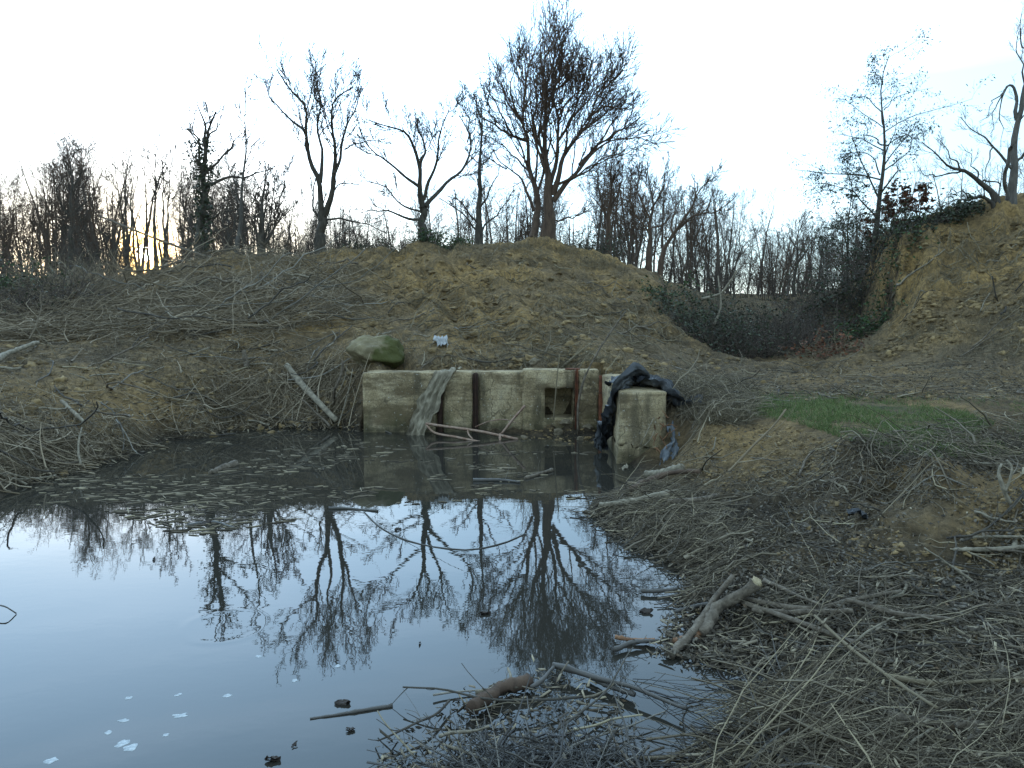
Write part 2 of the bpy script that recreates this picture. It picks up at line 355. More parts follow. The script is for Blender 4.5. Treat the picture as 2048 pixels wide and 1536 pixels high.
cx((-2.5, 13.95, 1.0), (-1.8, 13.95, 1.0), (-1.0, 13.95, 1.02), (-.2, 14.1, 1.03), (.6, 14.0, 1.1), (1.3, 13.9, 1.1), (1.9, 13.7, 1.1))
cx((-2.5, 13.3, -.25), (-1.5, 13.3, -.2), (-.6, 13.3, .0), (.1, 13.25, .06), (.85, 13.9, .12), (.75, 13.2, .05), (1.2, 13.0, .07), (1.5, 12.3, .05), (.6, 12.6, -.06), (1.4, 11.6, -.2), (1.4, 10.6, -.25), (0, 12.6, -.15))
cp((800, 700, 15.4), (800, 640, 18.5), (800, 560, 23.5), (850, 493, 30))
cp((960, 700, 15.6), (960, 630, 19), (960, 560, 24), (960, 492, 31), (1080, 700, 15.6), (1080, 620, 19.5), (1080, 545, 25), (1080, 478, 32))
cp((1180, 620, 20.5), (1180, 550, 26), (1170, 500, 31), (1250, 700, 16.4), (1250, 640, 20), (1250, 575, 24.5), (1250, 535, 28), (1330, 585, 25.5), (1330, 640, 20.8), (1320, 715, 16.6))
cx((2.3, 12.9, 1.05), (2.35, 12.0, .95), (2.4, 11.2, .85), (2.35, 10.7, .72), (2.3, 10.2, .15), (1.6, 10.0, -.05), (2.05, 9.9, .05), (2.7, 10.2, .6))
cp((1400, 690, 19.5), (1390, 720, 17.5), (1480, 725, 18.5), (1600, 722, 19), (1700, 722, 18))
cp((1400, 770, 13.6), (1550, 770, 14.3), (1700, 765, 14.5), (1900, 760, 14.3), (2048, 745, 14.5), (2200, 745, 14.5))
cw(.78, (1450, 800), (1600, 800), (1800, 800), (2000, 800), (2200, 800), (1420, 830), (1600, 845), (1800, 850), (2000, 850), (2300, 850), (1700, 880), (1850, 915), (2048, 935), (2200, 950))
# hollow behind and gap
cx((6.0, 24, .9), (8.5, 25, 1.0), (9.5, 30, 1.7), (11.5, 34, 2.4), (14, 45, 3.4), (20, 50, 3.6))
cp((1720, 690, 20), (1760, 640, 22.3), (1740, 610, 27))
# right mound
cp((1800, 482, 22.3), (1792, 590, 21.6), (1790, 640, 20.5), (1810, 560, 21.4), (1900, 440, 23), (2000, 412, 23.5), (2048, 400, 23.5), (2200, 380, 23), (1900, 520, 20.8), (2048, 500, 20), (2048, 600, 17), (1900, 620, 18.6), (1850, 670, 18.2), (1950, 690, 16.6), (2048, 690, 15.6), (1780, 700, 18.5), (2250, 600, 16))
cp((1800, 500, 21.6), (1805, 530, 21.4), (1830, 470, 22.6), (1850, 460, 22.8), (1850, 520, 21.0), (1850, 600, 19.2), (1830, 640, 19.0), (1812, 590, 21.0), (1770, 650, 20.9), (1720, 640, 24))
cx((12.6, 23.8, 4.5), (13.4, 25.3, 4.8), (11.2, 23.5, 2.6), (10.9, 22.3, 1.9), (11.0, 25, 2.6), (11.4, 27, 3.0))
cx((11.65, 22.2, 4.4), (11.75, 23.4, 4.5), (12.1, 25, 4.7), (11.05, 21.9, 1.8), (11.1, 23.2, 2.0), (11.25, 25, 2.5), (11.38, 22.3, 3.2), (10.7, 22.5, 1.5), (10.6, 24, 1.7))
cx((14.8, 28, 5.2), (15, 27, 5.6), (18, 32, 5.4))
# right bank down to the water
cw(.0, (1215, 985), (1235, 1066), (1350, 1124), (1372, 1215), (1390, 1325), (1500, 1360), (1500, 1425), (1400, 1500), (1262, 948), (1180, 1030), (1300, 1100), (1400, 1150), (1345, 1306), (1440, 1340), (1560, 1385), (1430, 1460), (1385, 1536))
cw(-.12, (1150, 1010), (1220, 1090), (1310, 1140), (1330, 1210), (1290, 1310), (1400, 1400))
cw(.13, (1330, 960), (1420, 1010), (1330, 1060), (1460, 1120), (1500, 1220))
cw(.62, (1400, 850), (1500, 862), (1650, 905))
cw(.36, (1450, 930), (1600, 970), (1800, 1000), (2000, 1010), (2200, 1010))
cw(.2, (1600, 1080), (1800, 1120), (2000, 1130), (1650, 1200), (2200, 1150))
cw(.12, (1700, 1300), (1850, 1250), (2000, 1280), (1650, 1420), (1800, 1450), (2000, 1450), (1550, 1500), (2200, 1400), (1900, 1600), (1600, 1650))
cw(-.28, (1440, 1388), (1370, 1372), (1380, 1432), (1320, 1400)); cw(-.12, (1495, 1394))
cw(-.03, (900, 1470), (1000, 1440), (1080, 1400), (1050, 1500), (900, 1530), (1150, 1500))
cw(-.22, (1300, 1360), (1300, 1450), (1330, 1520), (1230, 1400), (820, 1400), (1250, 1250), (700, 1480), (1150, 1330))
cx((0, 2.4, .1), (-.6, 2.4, 0), (-2.5, 2, -.3), (-6, 3, -.4), (-10, 5, -.4), (-14, 8, .2), (0, 0, .4), (-3, -1, .4), (3, 0, .5), (6, 3, .6), (-8, 0, .4), (-14, 2, .6), (0, -6, .5), (8, -5, .6), (-8, -6, .6), (12, 4, .9), (-16, -4, .7), (20, 12, 2))
# plateau with the woods
cx((-24, 24, 3.0), (-22, 34, 3.9), (-14, 34, 4.1), (-6, 38, 4.4), (2, 40, 5.0), (6, 36, 4.2), (7.5, 31, 3.2), (-30, 48, 4.6), (-12, 52, 4.6), (4, 55, 4.4), (16, 60, 4.2), (34, 50, 4.6), (30, 34, 5.2), (-40, 30, 4), (-30, 14, 2.2), (-28, 75, 5), (0, 80, 5), (30, 80, 5), (60, 40, 5), (-60, 30, 4), (-22, 16, 2.2), (-18, 11, 1.2), (40, 10, 3), (40, -10, 1), (-40, -10, 1.5), (0, -40, 1), (0, 120, 5), (-80, 80, 5), (80, 80, 5))
ctl = np.array(ctl)
CX = ctl[:, :2]; CZ = ctl[:, 2]
def phi(A, B):
    return np.sqrt(((A[:, None]-B[None])**2).sum(-1)+.02)
def warp(P):          # log-radial space keeps the near field and the far field equally smooth
    r = np.hypot(P[:, 0], P[:, 1])+1.5; k = np.log(r)*9/r
    return P*k[:, None]
WC = warp(CX); n_ = len(WC)
A = np.zeros((n_+3, n_+3)); A[:n_, :n_] = -phi(WC, WC)+np.eye(n_)*.02; A[:n_, n_] = 1; A[:n_, n_+1:] = WC; A[n_:, :n_] = A[:n_, n_:].T
wgt = np.linalg.solve(A, np.concatenate([CZ, [0, 0, 0]]))
def rbf(P):
    out = np.empty(len(P))
    for i in range(0, len(P), 20000):
        w = warp(P[i:i+20000]); out[i:i+20000] = -phi(w, WC)@wgt[:n_]+wgt[n_]+w@wgt[n_+1:]
    return out
R0, QR = 1.2, 1.0065
NR = int(math.log(90/R0)/math.log(QR))
rr = np.concatenate([[.02, .6], R0*QR**np.arange(NR), np.geomspace(95, 1500, 14)])
TH0, TH1, NT = math.radians(-48), math.radians(48), 780
tf = np.linspace(TH0, TH1, NT)
tb = np.linspace(TH1, 2*PI+TH0, 46)[1:-1]
th = np.concatenate([tf, tb])
RG, TG = np.meshgrid(rr, th, indexing='ij')
GX, GY = RG*np.sin(TG), RG*np.cos(TG)
flat = np.stack([GX.ravel(), GY.ravel()], 1)
coarse = np.hypot(flat[:, 0], flat[:, 1]) > 95
Z = np.where(coarse, 4.6, 0.0)
Z[~coarse] = rbf(flat[~coarse]); Z = Z.reshape(GX.shape)
far = np.clip((RG-75)/20, 0, 1); Z = Z*(1-far)+4.6*far
PXg, PYg = proj(np.stack([GX, np.maximum(GY, .3), Z], -1))
# relief: hummocks, clods and crumbs; calmer under water, on the grass and by the wall
land = np.clip((Z+.06)/.3, 0, 1)
nearwall = np.clip(1-np.hypot((GX+.5)/3.4, (GY-13.6)/1.1), 0, 1)
grassmask = inpoly(PXg, PYg, [(1490, 800), (1600, 795), (1800, 808), (1930, 830), (1960, 870), (1760, 885), (1690, 880), (1560, 835)]) & (GY > 4)
hill = np.clip((GY-15)/6, 0, 1)
cl = fbm(GX*.75, GY*.75, 3, 3); v0 = fbm(GX*.5, GY*.5, 2, 99)
lump = np.abs(fbm(GX*1.3+3*v0, GY*1.3, 4, 101)); relief = (.12*fbm(GX*.9, GY*.9, 2, 11)*hill+hill*(.22*(.45-lump))*np.clip((60-RG)/20, 0, 1)+.07*fbm(GX*2.1, GY*2.1, 3, 5)*np.clip(.4+hill, 0, 1)+.045*np.abs(fbm(GX*4.7, GY*4.7, 3, 21))*(1+.6*cl)+.022*fbm(GX*15, GY*15, 2, 31)+hill*(.05*fbm(GX*3.7, GY*3.7, 3, 121)-.09*np.clip(fbm(GX*1.9+v0, GY*1.9, 3, 131)-.25, 0, 1)))
ruts = np.where((RG > 16) & (RG < 34), 1, 0)*np.exp(-((PXg-(1000+(PYg-700)*.9))/120)**2)*.20*np.sin((PXg-(1000+(PYg-700)*.9))*.075+2*v0)
cliffy = np.clip((Z-2.2)/.8, 0, 1)*np.clip((PXg-1740)/40, 0, 1)*np.clip((30-GY)/4, 0, 1)*(GY > 14)
relief += cliffy*(.22*fbm(GX*1.6, GY*1.6, 4, 41, Z*1.6)+.12*fbm(GX*3.6, GY*3.6, 3, 44, Z*3.6))
calm = 1-.75*grassmask-.5*nearwall
Z = Z+relief*land*np.clip(calm, .2, 1)*np.clip((90-RG)/20, 0, 1)+ruts
# the ground in front of and inside the headwall lies low; behind it it is backfilled to the top
foot = (GX > -2.78) & (GX < 1.72) & (GY > 12.9) & (GY < 14.02)
rub = .02+.10*np.exp(-((GX-1.0)/.55)**2-((GY-13.5)/.4)**2)+.05*fbm(GX*6, GY*6, 3, 55)
Z = np.where(foot, np.minimum(Z, np.where(GX < -.65, -.2, rub)), Z)
pit = (GX > .9) & (GX < 1.66) & (GY > 10.42) & (GY <= 12.9)
Z = np.where(pit, np.minimum(Z, -.12+.16*np.clip((GY-11.6)/1.2, 0, 1)+.05*fbm(GX*6, GY*6, 3, 55)), Z)
SPIT = inpoly(PXg, PYg, [(760, 1490), (880, 1430), (960, 1380), (1090, 1350), (1180, 1370), (1230, 1420), (1260, 1536), (740, 1536)])
Hgrid = Z[2:2+NR, :NT]
LQ = math.log(QR)
def H(x, y):
    r = np.hypot(x, y); t = np.arctan2(x, y)
    i = np.clip(np.log(np.maximum(r, R0)/R0)/LQ, 0, NR-1.001); j = np.clip((t-TH0)/(TH1-TH0)*(NT-1), 0, NT-1.001)
    i0, j0 = i.astype(int), j.astype(int); a, b = i-i0, j-j0
    return (Hgrid[i0, j0]*(1-b)+Hgrid[i0, j0+1]*b)*(1-a)+(Hgrid[i0+1, j0]*(1-b)+Hgrid[i0+1, j0+1]*b)*a
YS = np.geomspace(1.6, 88, 300)
def hit(px, py, water=True):
    """where the ray through a photo pixel meets the ground or the water"""
    px, py = np.atleast_1d(np.asarray(px, float)), np.atleast_1d(np.asarray(py, float)); out = np.empty((len(px), 3))
    for s in range(0, len(px), 4000):
        a, b = px[s:s+4000], py[s:s+4000]
        P = at(a[:, None], b[:, None], YS[None])
        g = H(P[..., 0], P[..., 1])
        if water: g = np.maximum(g, 0)
        below = P[..., 2] < g; k = np.where(below.any(1), below.argmax(1), len(YS)-1); k = np.maximum(k, 1); ii = np.arange(len(a))
        d1 = P[ii, k, 2]-g[ii, k]; d0 = P[ii, k-1, 2]-g[ii, k-1]; w = np.clip(d0/(d0-d1+1e-9), 0, 1)[:, None]
        q = P[ii, k-1]*(1-w)+P[ii, k]*w
        out[s:s+4000] = q
    z = H(out[:, 0], out[:, 1]); out[:, 2] = np.maximum(z, 0) if water else z
    return out
def inzone(poly, n, r=None):
    r = r or rng
    def area(p): p = np.array(p, float); x, y = p[:, 0], p[:, 1]; return abs((x*np.roll(y, -1)-y*np.roll(x, -1)).sum())
    ext = [(2360 if a >= 2055 else (-260 if a <= -15 else a), 1650 if b >= 1540 else b) for a, b in poly]      # carry the cover on beyond the frame
    n = int(n*area(ext)/area(poly)); poly = ext
    poly_ = np.array(poly, float); lo, hi = poly_.min(0), poly_.max(0); px, py = [], []; c = 0
    while c < n:
        q = r.uniform(lo, hi, size=(2*n, 2)); k = inpoly(q[:, 0], q[:, 1], poly); px.append(q[k, 0]); py.append(q[k, 1]); c += k.sum()
    px, py = np.concatenate(px)[:n], np.concatenate(py)[:n]
    return hit(px, py), px, py
# soil colour: which kind of earth lies where (dry ochre, grey litter, wet muddy shore, turf), plus shade painted under the right bank twigs
v1 = fbm(GX*.45, GY*.45, 4, 61, Z*.8); v2 = fbm(GX*2.3, GY*2.3, 4, 71, Z*2.3)
ochre = np.clip(.35+.6*v1+.35*v2, 0, 1)
zonehill = np.clip((Z-1.2)/1.0, 0, 1)*(GY > 13)
leftheap = np.clip((-6-GX)/4, 0, 1)*(GY > 15)
ochre = np.clip(ochre-.6*np.clip((GX-4.5)/1.5, 0, 1)*np.clip((11.5-GX)/1, 0, 1)*np.clip((GY-20)/2, 0, 1), 0, 1); ochre = np.clip(ochre*(.55+.5*zonehill)+.2*zonehill-.15*leftheap+.35*np.clip(1-np.hypot((GX+7.5)/3.5, (GY-12.5)/2.5), 0, 1)+.3*np.clip(1-np.hypot((GX-4.6)/1.6, (GY-6.2)/1.3), 0, 1)+.35*np.clip(1-np.hypot((GX-2.9)/1.3, (GY-8.6)/1.2), 0, 1)+.35*cliffy, 0, 1)
col_o = np.array([.36, .235, .095]); col_g = np.array([.19, .142, .086]); col_d = np.array([.085, .063, .038]); col_t = np.array([.06, .08, .026])
colr = col_g+(col_o-col_g)*ochre[..., None]
track = np.exp(-((PXg-(1000+(PYg-700)*.9))/110)**2)*(RG > 15)*(RG < 34)*(PYg > 500); ochre = np.clip(ochre+.45*track, 0, 1); colr = col_g+(col_o-col_g)*ochre[..., None]
dk = np.clip(.1-1.2*fbm(GX*1.3, GY*1.3, 4, 81, Z*1.3), 0, 1)[..., None]*.6
colr = colr*(1-dk)+col_d*dk
wet = np.clip(1-(Z-.02)/.22, 0, 1)[..., None]
colr = colr*(1-.8*wet)+np.array([.03, .026, .021])*.8*wet
gapz = np.clip((PXg-1330)/60, 0, 1)*np.clip((1745-PXg)/20, 0, 1)*np.clip((GY-23)/2, 0, 1); colr = colr*(1-.6*gapz[..., None])+np.array([.07, .06, .042])*.6*gapz[..., None]
mud_shade = (np.clip((.42-Z)/.2, 0, 1)*np.clip((9.5-GY)/1.5, 0, 1)*np.clip((GX+1)/1, 0, 1)*np.clip(.75+.9*v2, 0, 1))[..., None]*.7; colr = colr*(1-mud_shade)+np.array([.05, .04, .028])*mud_shade  # muddy low bank, colour also darkened for contact shade among the twigs
gm = (grassmask*np.clip(.25+.7*v2, 0, .75))[..., None]
colr = colr*(1-gm)+col_t*gm
nr_, nt_ = GX.shape
I = np.arange(nr_-1)[:, None]*nt_; J = np.arange(nt_)[None]; J1 = (J+1) % nt_
Q = np.stack([I+J, I+nt_+J, I+nt_+J1, I+J1], -1).reshape(-1, 4)[:, ::-1]
me = mesh('ground', np.stack([GX, GY, Z], -1), Q)
ca = me.attributes.new('soil', 'FLOAT_COLOR', 'POINT'); ca.data.foreach_set('color', np.concatenate([colr, np.ones((*colr.shape[:2], 1))], -1).astype(np.float32).ravel())
def groundmat():
    m = bpy.data.materials.new('soil'); m.use_nodes = True; t = m.node_tree; n = t.nodes.new; l = t.links.new
    b = t.nodes['Principled BSDF']; b.inputs['Roughness'].default_value = .95; b.inputs['Specular IOR Level'].default_value = .2
    a = n('ShaderNodeAttribute'); a.attribute_name = 'soil'
    g = n('ShaderNodeNewGeometry')
    def noise(s, d, r=.7):
        q = n('ShaderNodeTexNoise'); q.inputs['Scale'].default_value = s; q.inputs['Detail'].default_value = d; q.inputs['Roughness'].default_value = r; l(g.outputs['Position'], q.inputs['Vector']); return q.outputs['Fac']
    rp = n('ShaderNodeValToRGB'); ramp(rp, [(.32, (.3, .3, .31)), (.5, (.95, .95, .95)), (.68, (1.6, 1.55, 1.45))]); l(noise(7, 10, .78), rp.inputs[0])
    mx = n('ShaderNodeMix'); mx.data_type = 'RGBA'; mx.blend_type = 'MULTIPLY'; mx.inputs[0].default_value = 1; l(a.outputs['Color'], mx.inputs[6]); l(rp.outputs[0], mx.inputs[7])
    l(mx.outputs[2], b.inputs['Base Color'])
    bp = n('ShaderNodeBump'); bp.inputs['Strength'].default_value = 1; bp.inputs['Distance'].default_value = .14; l(noise(11, 9, .75), bp.inputs['Height']); l(bp.outputs[0], b.inputs['Normal'])
    return m
me.materials.append(groundmat())
ground = bpy.data.objects.new('ground', me); COL.objects.link(ground); tag(ground, 'churned ochre and grey earth banks round the pond', 'ground', kind='structure')

# ------------------------------------------------------------------ water
def watermat():
    m = bpy.data.materials.new('pond_water'); m.use_nodes = True; t = m.node_tree; n = t.nodes.new; l = t.links.new
    b = t.nodes['Principled BSDF']; b.inputs['Base Color'].default_value = (.028, .026, .021, 1); b.inputs['Roughness'].default_value = .015; b.inputs['IOR'].default_value = 1.333
    b.inputs['Specular IOR Level'].default_value = .5
    g = n('ShaderNodeNewGeometry')
    def noise(s, d, sc):
        mp_ = n('ShaderNodeMapping'); mp_.inputs['Scale'].default_value = sc; l(g.outputs['Position'], mp_.inputs[0])
        q = n('ShaderNodeTexNoise'); q.inputs['Scale'].default_value = s; q.inputs['Detail'].default_value = d; l(mp_.outputs[0], q.inputs['Vector']); return q.outputs['Fac']
    bp = n('ShaderNodeBump'); bp.inputs['Strength'].default_value = .35; bp.inputs['Distance'].default_value = .0008; l(noise(6, 2, (1, 1.7, 1)), bp.inputs['Height'])
    # one drop ring
    c = wat(455, 1250); vs = n('ShaderNodeVectorMath'); vs.operation = 'DISTANCE'; l(g.outputs['Position'], vs.inputs[0]); vs.inputs[1].default_value = [float(v) for v in c]
    def mth(op, a, bb):
        q = n('ShaderNodeMath'); q.operation = op
        for i, v in enumerate((a, bb)):
            if isinstance(v, float): q.inputs[i].default_value = v
            else: l(v, q.inputs[i])
        return q.outputs[0]
    dd = mth('MULTIPLY', mth('SUBTRACT', vs.outputs['Value'], .27), 22.0); gs = mth('POWER', 2.718, mth('MULTIPLY', mth('MULTIPLY', dd, dd), -1.0))
    b2 = n('ShaderNodeBump'); b2.inputs['Strength'].default_value = .5; b2.inputs['Distance'].default_value = .0012; l(gs, b2.inputs['Height']); l(bp.outputs[0], b2.inputs['Normal'])
    l(b2.outputs[0], b.inputs['Normal'])
    return m
wx0, wx1, wy0, wy1 = -17.5, 3.2, 1.0, 14.4
wv = np.array([(wx0, wy0, 0), (wx1, wy0, 0), (wx1, wy1, 0), (wx0, wy1, 0)], float)
pond = obj('pond_water', (wv, [[0, 1, 2, 3]]), watermat(), loc=(0, 0, 0)); tag(pond, 'still dark pond mirroring the pale sky and bare trees', 'pond', kind='structure')
# ================================================================== the concrete headwall
def voxel(ul, vl, tl, solid, o, du, dt, chip=.008, amp=.010):
    """solid(u, v, t) over cell centres -> quads on the skin of the solid cells, edges worn"""
    ul, vl, tl = map(np.asarray, (ul, vl, tl))
    uc, vc, tcn = [(a[1:]+a[:-1])/2 for a in (ul, vl, tl)]
    S = solid(*np.meshgrid(uc, vc, tcn, indexing='ij')); P = np.pad(S, 1)
    nu, nv, nt_ = len(ul), len(vl), len(tl)
    idx = np.arange(nu*nv*nt_).reshape(nu, nv, nt_); Q = []
    for ax in range(3):
        a = np.moveaxis(P, ax, 0); d = a[1:].astype(int)-a[:-1].astype(int); d = d[:, 1:-1, 1:-1]
        ii = np.moveaxis(idx, ax, 0)
        q = np.stack([ii[:, :-1, :-1], ii[:, 1:, :-1], ii[:, 1:, 1:], ii[:, :-1, 1:]], -1)
        flip = (ax == 1)
        for sgn in (1, -1):
            k = q[d == sgn]
            if (sgn == 1) != flip: k = k[:, ::-1]
            Q.append(k)
    Q = np.concatenate(Q)
    U, Vv, T = np.meshgrid(ul, vl, tl, indexing='ij')
    cnt = np.zeros((nu, nv, nt_)); g = np.zeros((nu, nv, nt_, 3))
    for i in (0, 1):
        for j in (0, 1):
            for k in (0, 1):
                c = P[i:i+nu, j:j+nv, k:k+nt_]; cnt += c; g += c[..., None]*np.array([i-.5, j-.5, k-.5])*2
    off = np.zeros_like(g); e = (cnt > 0) & (cnt <= 2)
    n3 = fbm(U*9, Vv*9, 3, 5, T*9)
    off[e] = nrm(g[e])*(chip*np.clip(1+2.6*n3[e], .2, 5))[:, None]
    L3 = np.stack([U, Vv, T], -1)+off
    for c in range(3): L3[..., c] += amp*fbm(U*3.5, Vv*3.5, 3, 91+c*7, T*3.5)
    du, dt, o = np.array([*du, 0.]), np.array([*dt, 0.]), np.array([*o, 0.])
    X = o+L3[..., :1]*du+L3[..., 2:]*dt+L3[..., 1:2]*np.array([0, 0, 1.])
    used = np.unique(Q); m = np.zeros(nu*nv*nt_, int); m[used] = np.arange(len(used))
    return (X.reshape(-1, 3)[used], m[Q])
def lines(a, b, step, extra=()):
    v = list(np.linspace(a, b, int(round((b-a)/step))+1)); e = list(extra)
    v = [x for x in v if all(abs(x-y) > step*.45 for y in e)]+e
    return sorted(v)
hw = empty('concrete_headwall', (-.6, 13.4, 0), 'weathered concrete headwall with rusty steel posts standing at the far pond edge', 'retaining wall')
WY = 13.38
u0 = -2.72
def solid(u, v, t):
    x = u+u0
    top = np.where(x < .19, 1.095, 1.135+.02*(x > .9)); front = np.where(x < -.61, .0, np.where(x < .19, .13, .02))
    s = (v < top) & (t > front)
    s &= ~((x > -1.40) & (x < -1.24) & (t < .12))
    s &= ~((x > -.72) & (x < -.61) & (t < .16))
    s &= ~((x > .60) & (x < 1.12) & (v < .80) & (v > .26) & (t < .62))
    s &= ~((x > 1.13) & (x < 1.22) & (t < .07) & (v < 1.12))
    return s
ul = lines(0, 4.3, .05, [-1.40-u0, -1.24-u0, -.72-u0, -.61-u0, .19-u0, .60-u0, 1.12-u0, 1.13-u0, 1.22-u0])
g = voxel(ul, lines(-.45, 1.15, .05, [.26, .80, 1.095, 1.135]), [0, .02, .07, .12, .13, .16, .25, .35, .45, .55, .62, .72], solid, (u0, WY), (1, 0), (0, 1))
obj('wall_panel', g, M['concrete'], hw)
def solid2(u, v, t):
    return v < 1.10-.035*u
wl = lines(0, 2.72, .055)
g = voxel(wl, lines(-.45, 1.1, .05), lines(0, .66, .055), lambda u, v, t: (v < 1.1), (1.60, 13.10), (-.03, -1.0), (1.0, -.06), .010, .013)
g[0][:, 2] -= np.clip((13.1-g[0][:, 1])*.03, 0, .1)*(g[0][:, 2] > .3)
k = np.clip((10.75-g[0][:, 1])/.4, 0, 1)*np.clip((.35-g[0][:, 2])/.5, 0, 1); g[0][:, 0] -= .05*k
obj('wing_wall', g, M['concrete'], hw)
def boxg(x0, x1, y0, y1, z0, z1, n=10, amp=.004):
    zl = np.linspace(z0, z1, n); g = voxel(np.linspace(0, x1-x0, 3), zl-z0, np.linspace(0, y1-y0, 3), lambda u, v, t: v > -1, (x0, y0), (1, 0), (0, 1), .003, amp); g[0][:, 2] += z0; return g
obj('steel_post', join([boxg(-.705, -.625, WY+.02, WY+.05, -.4, 1.09), boxg(-.67, -.655, WY+.05, WY+.14, -.4, 1.09), boxg(-.714, -.70, WY-.02, WY+.05, -.4, 1.07), boxg(-.632, -.618, WY-.02, WY+.05, -.4, 1.08)]), M['rustdark'], hw)['label'] = 'dark brown channel post set in the wall joint'
obj('steel_post', join([boxg(-1.37, -1.27, WY+.06, WY+.09, -.4, .75)]), M['rustdark'], hw)['label'] = 'dark post partly hidden by the hanging cloth'
obj('steel_post', join([boxg(1.145, 1.16, WY-.035, WY+.05, .0, 1.16), boxg(1.16, 1.205, WY-.0, WY+.015, .0, 1.155)]), M['rust'], hw)['label'] = 'rusty angle iron beside the niche'
obj('steel_post', boxg(1.535, 1.64, 13.02, 13.05, -.1, 1.07), M['rust'], hw)['label'] = 'flat orange rust bar at the wall corner'
obj('rusty_plate', boxg(.98, 1.25, WY+.08, WY+.25, 1.14, 1.165, 3), M['rust'], hw)

# ------------------------------------------------------------------ draped sheets
def strip(path, wd, wdir, nu=60, nv=18, fold=.025, seed=1, folds=4.0, crease=0.0):
    p = resample(path, nu); w = np.interp(np.linspace(0, 1, nu), np.linspace(0, 1, len(wd)), wd)
    T = nrm(np.gradient(p, axis=0)); Wd = np.asarray(wdir, float); Wd = np.broadcast_to(Wd, p.shape); B = nrm(Wd-(Wd*T).sum(-1, keepdims=True)*T); Nn = np.cross(T, B)
    s = np.linspace(-.5, .5, nv)
    uu = np.linspace(0, 1, nu)[:, None]*folds; ss = s[None]*folds
    f = fbm(uu*1.2+seed*9, ss*2.6+uu*.4, 4, seed)*fold+fold*.7*np.sin(ss*5+1.5*vn(uu*1.5, ss*0+seed, s=seed))
    if crease: f = f+crease*(1-2*np.abs(fbm(uu*1.6+s[None]*3, ss*1.1-uu*.7, 3, seed+40)))-crease*.5
    edge = 1+.16*vn(np.linspace(0, 1, nu)*14, np.zeros(nu), s=seed+3)
    X = p[:, None]+B[:, None]*(s[None]*(w*edge)[:, None])[..., None]+Nn[:, None]*f[..., None]
    i = np.arange(nu-1)[:, None]*nv+np.arange(nv-1)[None]
    Qf = np.stack([i, i+nv, i+nv+1, i+1], -1).reshape(-1, 4)
    Vt = X.reshape(-1, 3); n = len(Vt)
    nn = np.repeat(Nn, nv, 0)*.005     # two skins give the sheet a thickness
    return (np.concatenate([Vt+nn, Vt-nn]), np.concatenate([Qf, Qf[:, ::-1]+n]))
A_ = at
o = obj('cloth_sheet', strip([(-1.12, 13.75, 1.10), (-1.20, 13.5, 1.135), (-1.235, 13.33, 1.10), (-1.36, 13.27, .85), (-1.52, 13.20, .5), (-1.66, 13.10, .2), (-1.73, 13.02, -.03)], [.40, .34, .30, .33, .38, .36, .34], (1, .1, .25), 70, 26, .022, 4, 4, crease=.04), M['cloth'])
tag(o, 'long grey beige fabric strip draped over the concrete wall down to the water', 'cloth')
o = obj('plastic_sheet', join([
    strip([(1.36, 11.4, .05), (1.40, 11.3, .3), (1.46, 11.12, .55), (1.50, 10.92, .8), (1.56, 10.8, 1.0), (1.66, 10.84, 1.12), (1.86, 11.05, 1.16), (2.05, 10.98, 1.15), (2.26, 10.9, 1.10), (2.38, 10.85, .98), (2.50, 10.82, .84), (2.66, 10.8, .80)], [.10, .24, .24, .24, .30, .50, .62, .62, .5, .40, .34, .2], resample([(.9, .45, .1), (.85, .5, 0), (.7, .7, 0), (.3, 1, 0), (.1, 1, -.05), (.1, 1, -.1), (.1, 1, -.1)], 110), 110, 34, .045, 11, 7, crease=.065),
    strip([(1.58, 11.75, 1.06), (1.8, 11.5, 1.12), (2.05, 11.35, 1.13), (2.3, 11.2, 1.05), (2.55, 11.1, .9), (2.85, 11.0, .84)], [.3, .4, .4, .42, .4, .3], (.1, 1, 0), 60, 16, .05, 17, 6)]), M['plastic'])
tag(o, 'torn black plastic sheet draped over the near end of the concrete wall', 'plastic sheet')
o = obj('plastic_scrap', strip([at(1352, 828, 10.75), at(1350, 850, 10.6), at(1356, 880, 10.35), at(1345, 905, 10.2), at(1328, 938, 9.9)], [.16, .26, .2, .28, .16], (1, .3, 0), 40, 16, .018, 23, 4, crease=.04), M['plasticgrey'])
tag(o, 'torn grey plastic scrap hanging on the soil right of the wall end', 'plastic scrap')
o = obj('cloth_scrap', strip([at(1228, 952, 9.9), at(1238, 944, 9.95), at(1248, 936, 10.05), at(1252, 930, 10.2)], [.06, .12, .1, .05], (1, .2, .3), 24, 10, .02, 29, 4), M['cloth'])
tag(o, 'small pale rag lying at the water edge below the concrete end block', 'rag')
def scrap(px, py, w, seed, mat, label, lift=.02):
    c = hit([px], [py])[0]; a = rng.uniform(0, PI); d = np.array([math.cos(a), math.sin(a), .2])*w
    o = obj('plastic_scrap', strip([c-d*.5+[0, 0, lift], c+[0, 0, lift+w*.25], c+d*.5+[0, 0, lift]], [w*.5, w*.7, w*.4], (-d[1], d[0], 0), 16, 10, w*.12, seed, 4), mat); tag(o, label, 'plastic scrap')
scrap(880, 690, .42, 31, M['paleplastic'], 'crumpled whitish plastic scrap on the slope above the wall', .05)
scrap(1715, 1035, .16, 37, M['plastic'], 'small black plastic scrap half buried in the right bank')
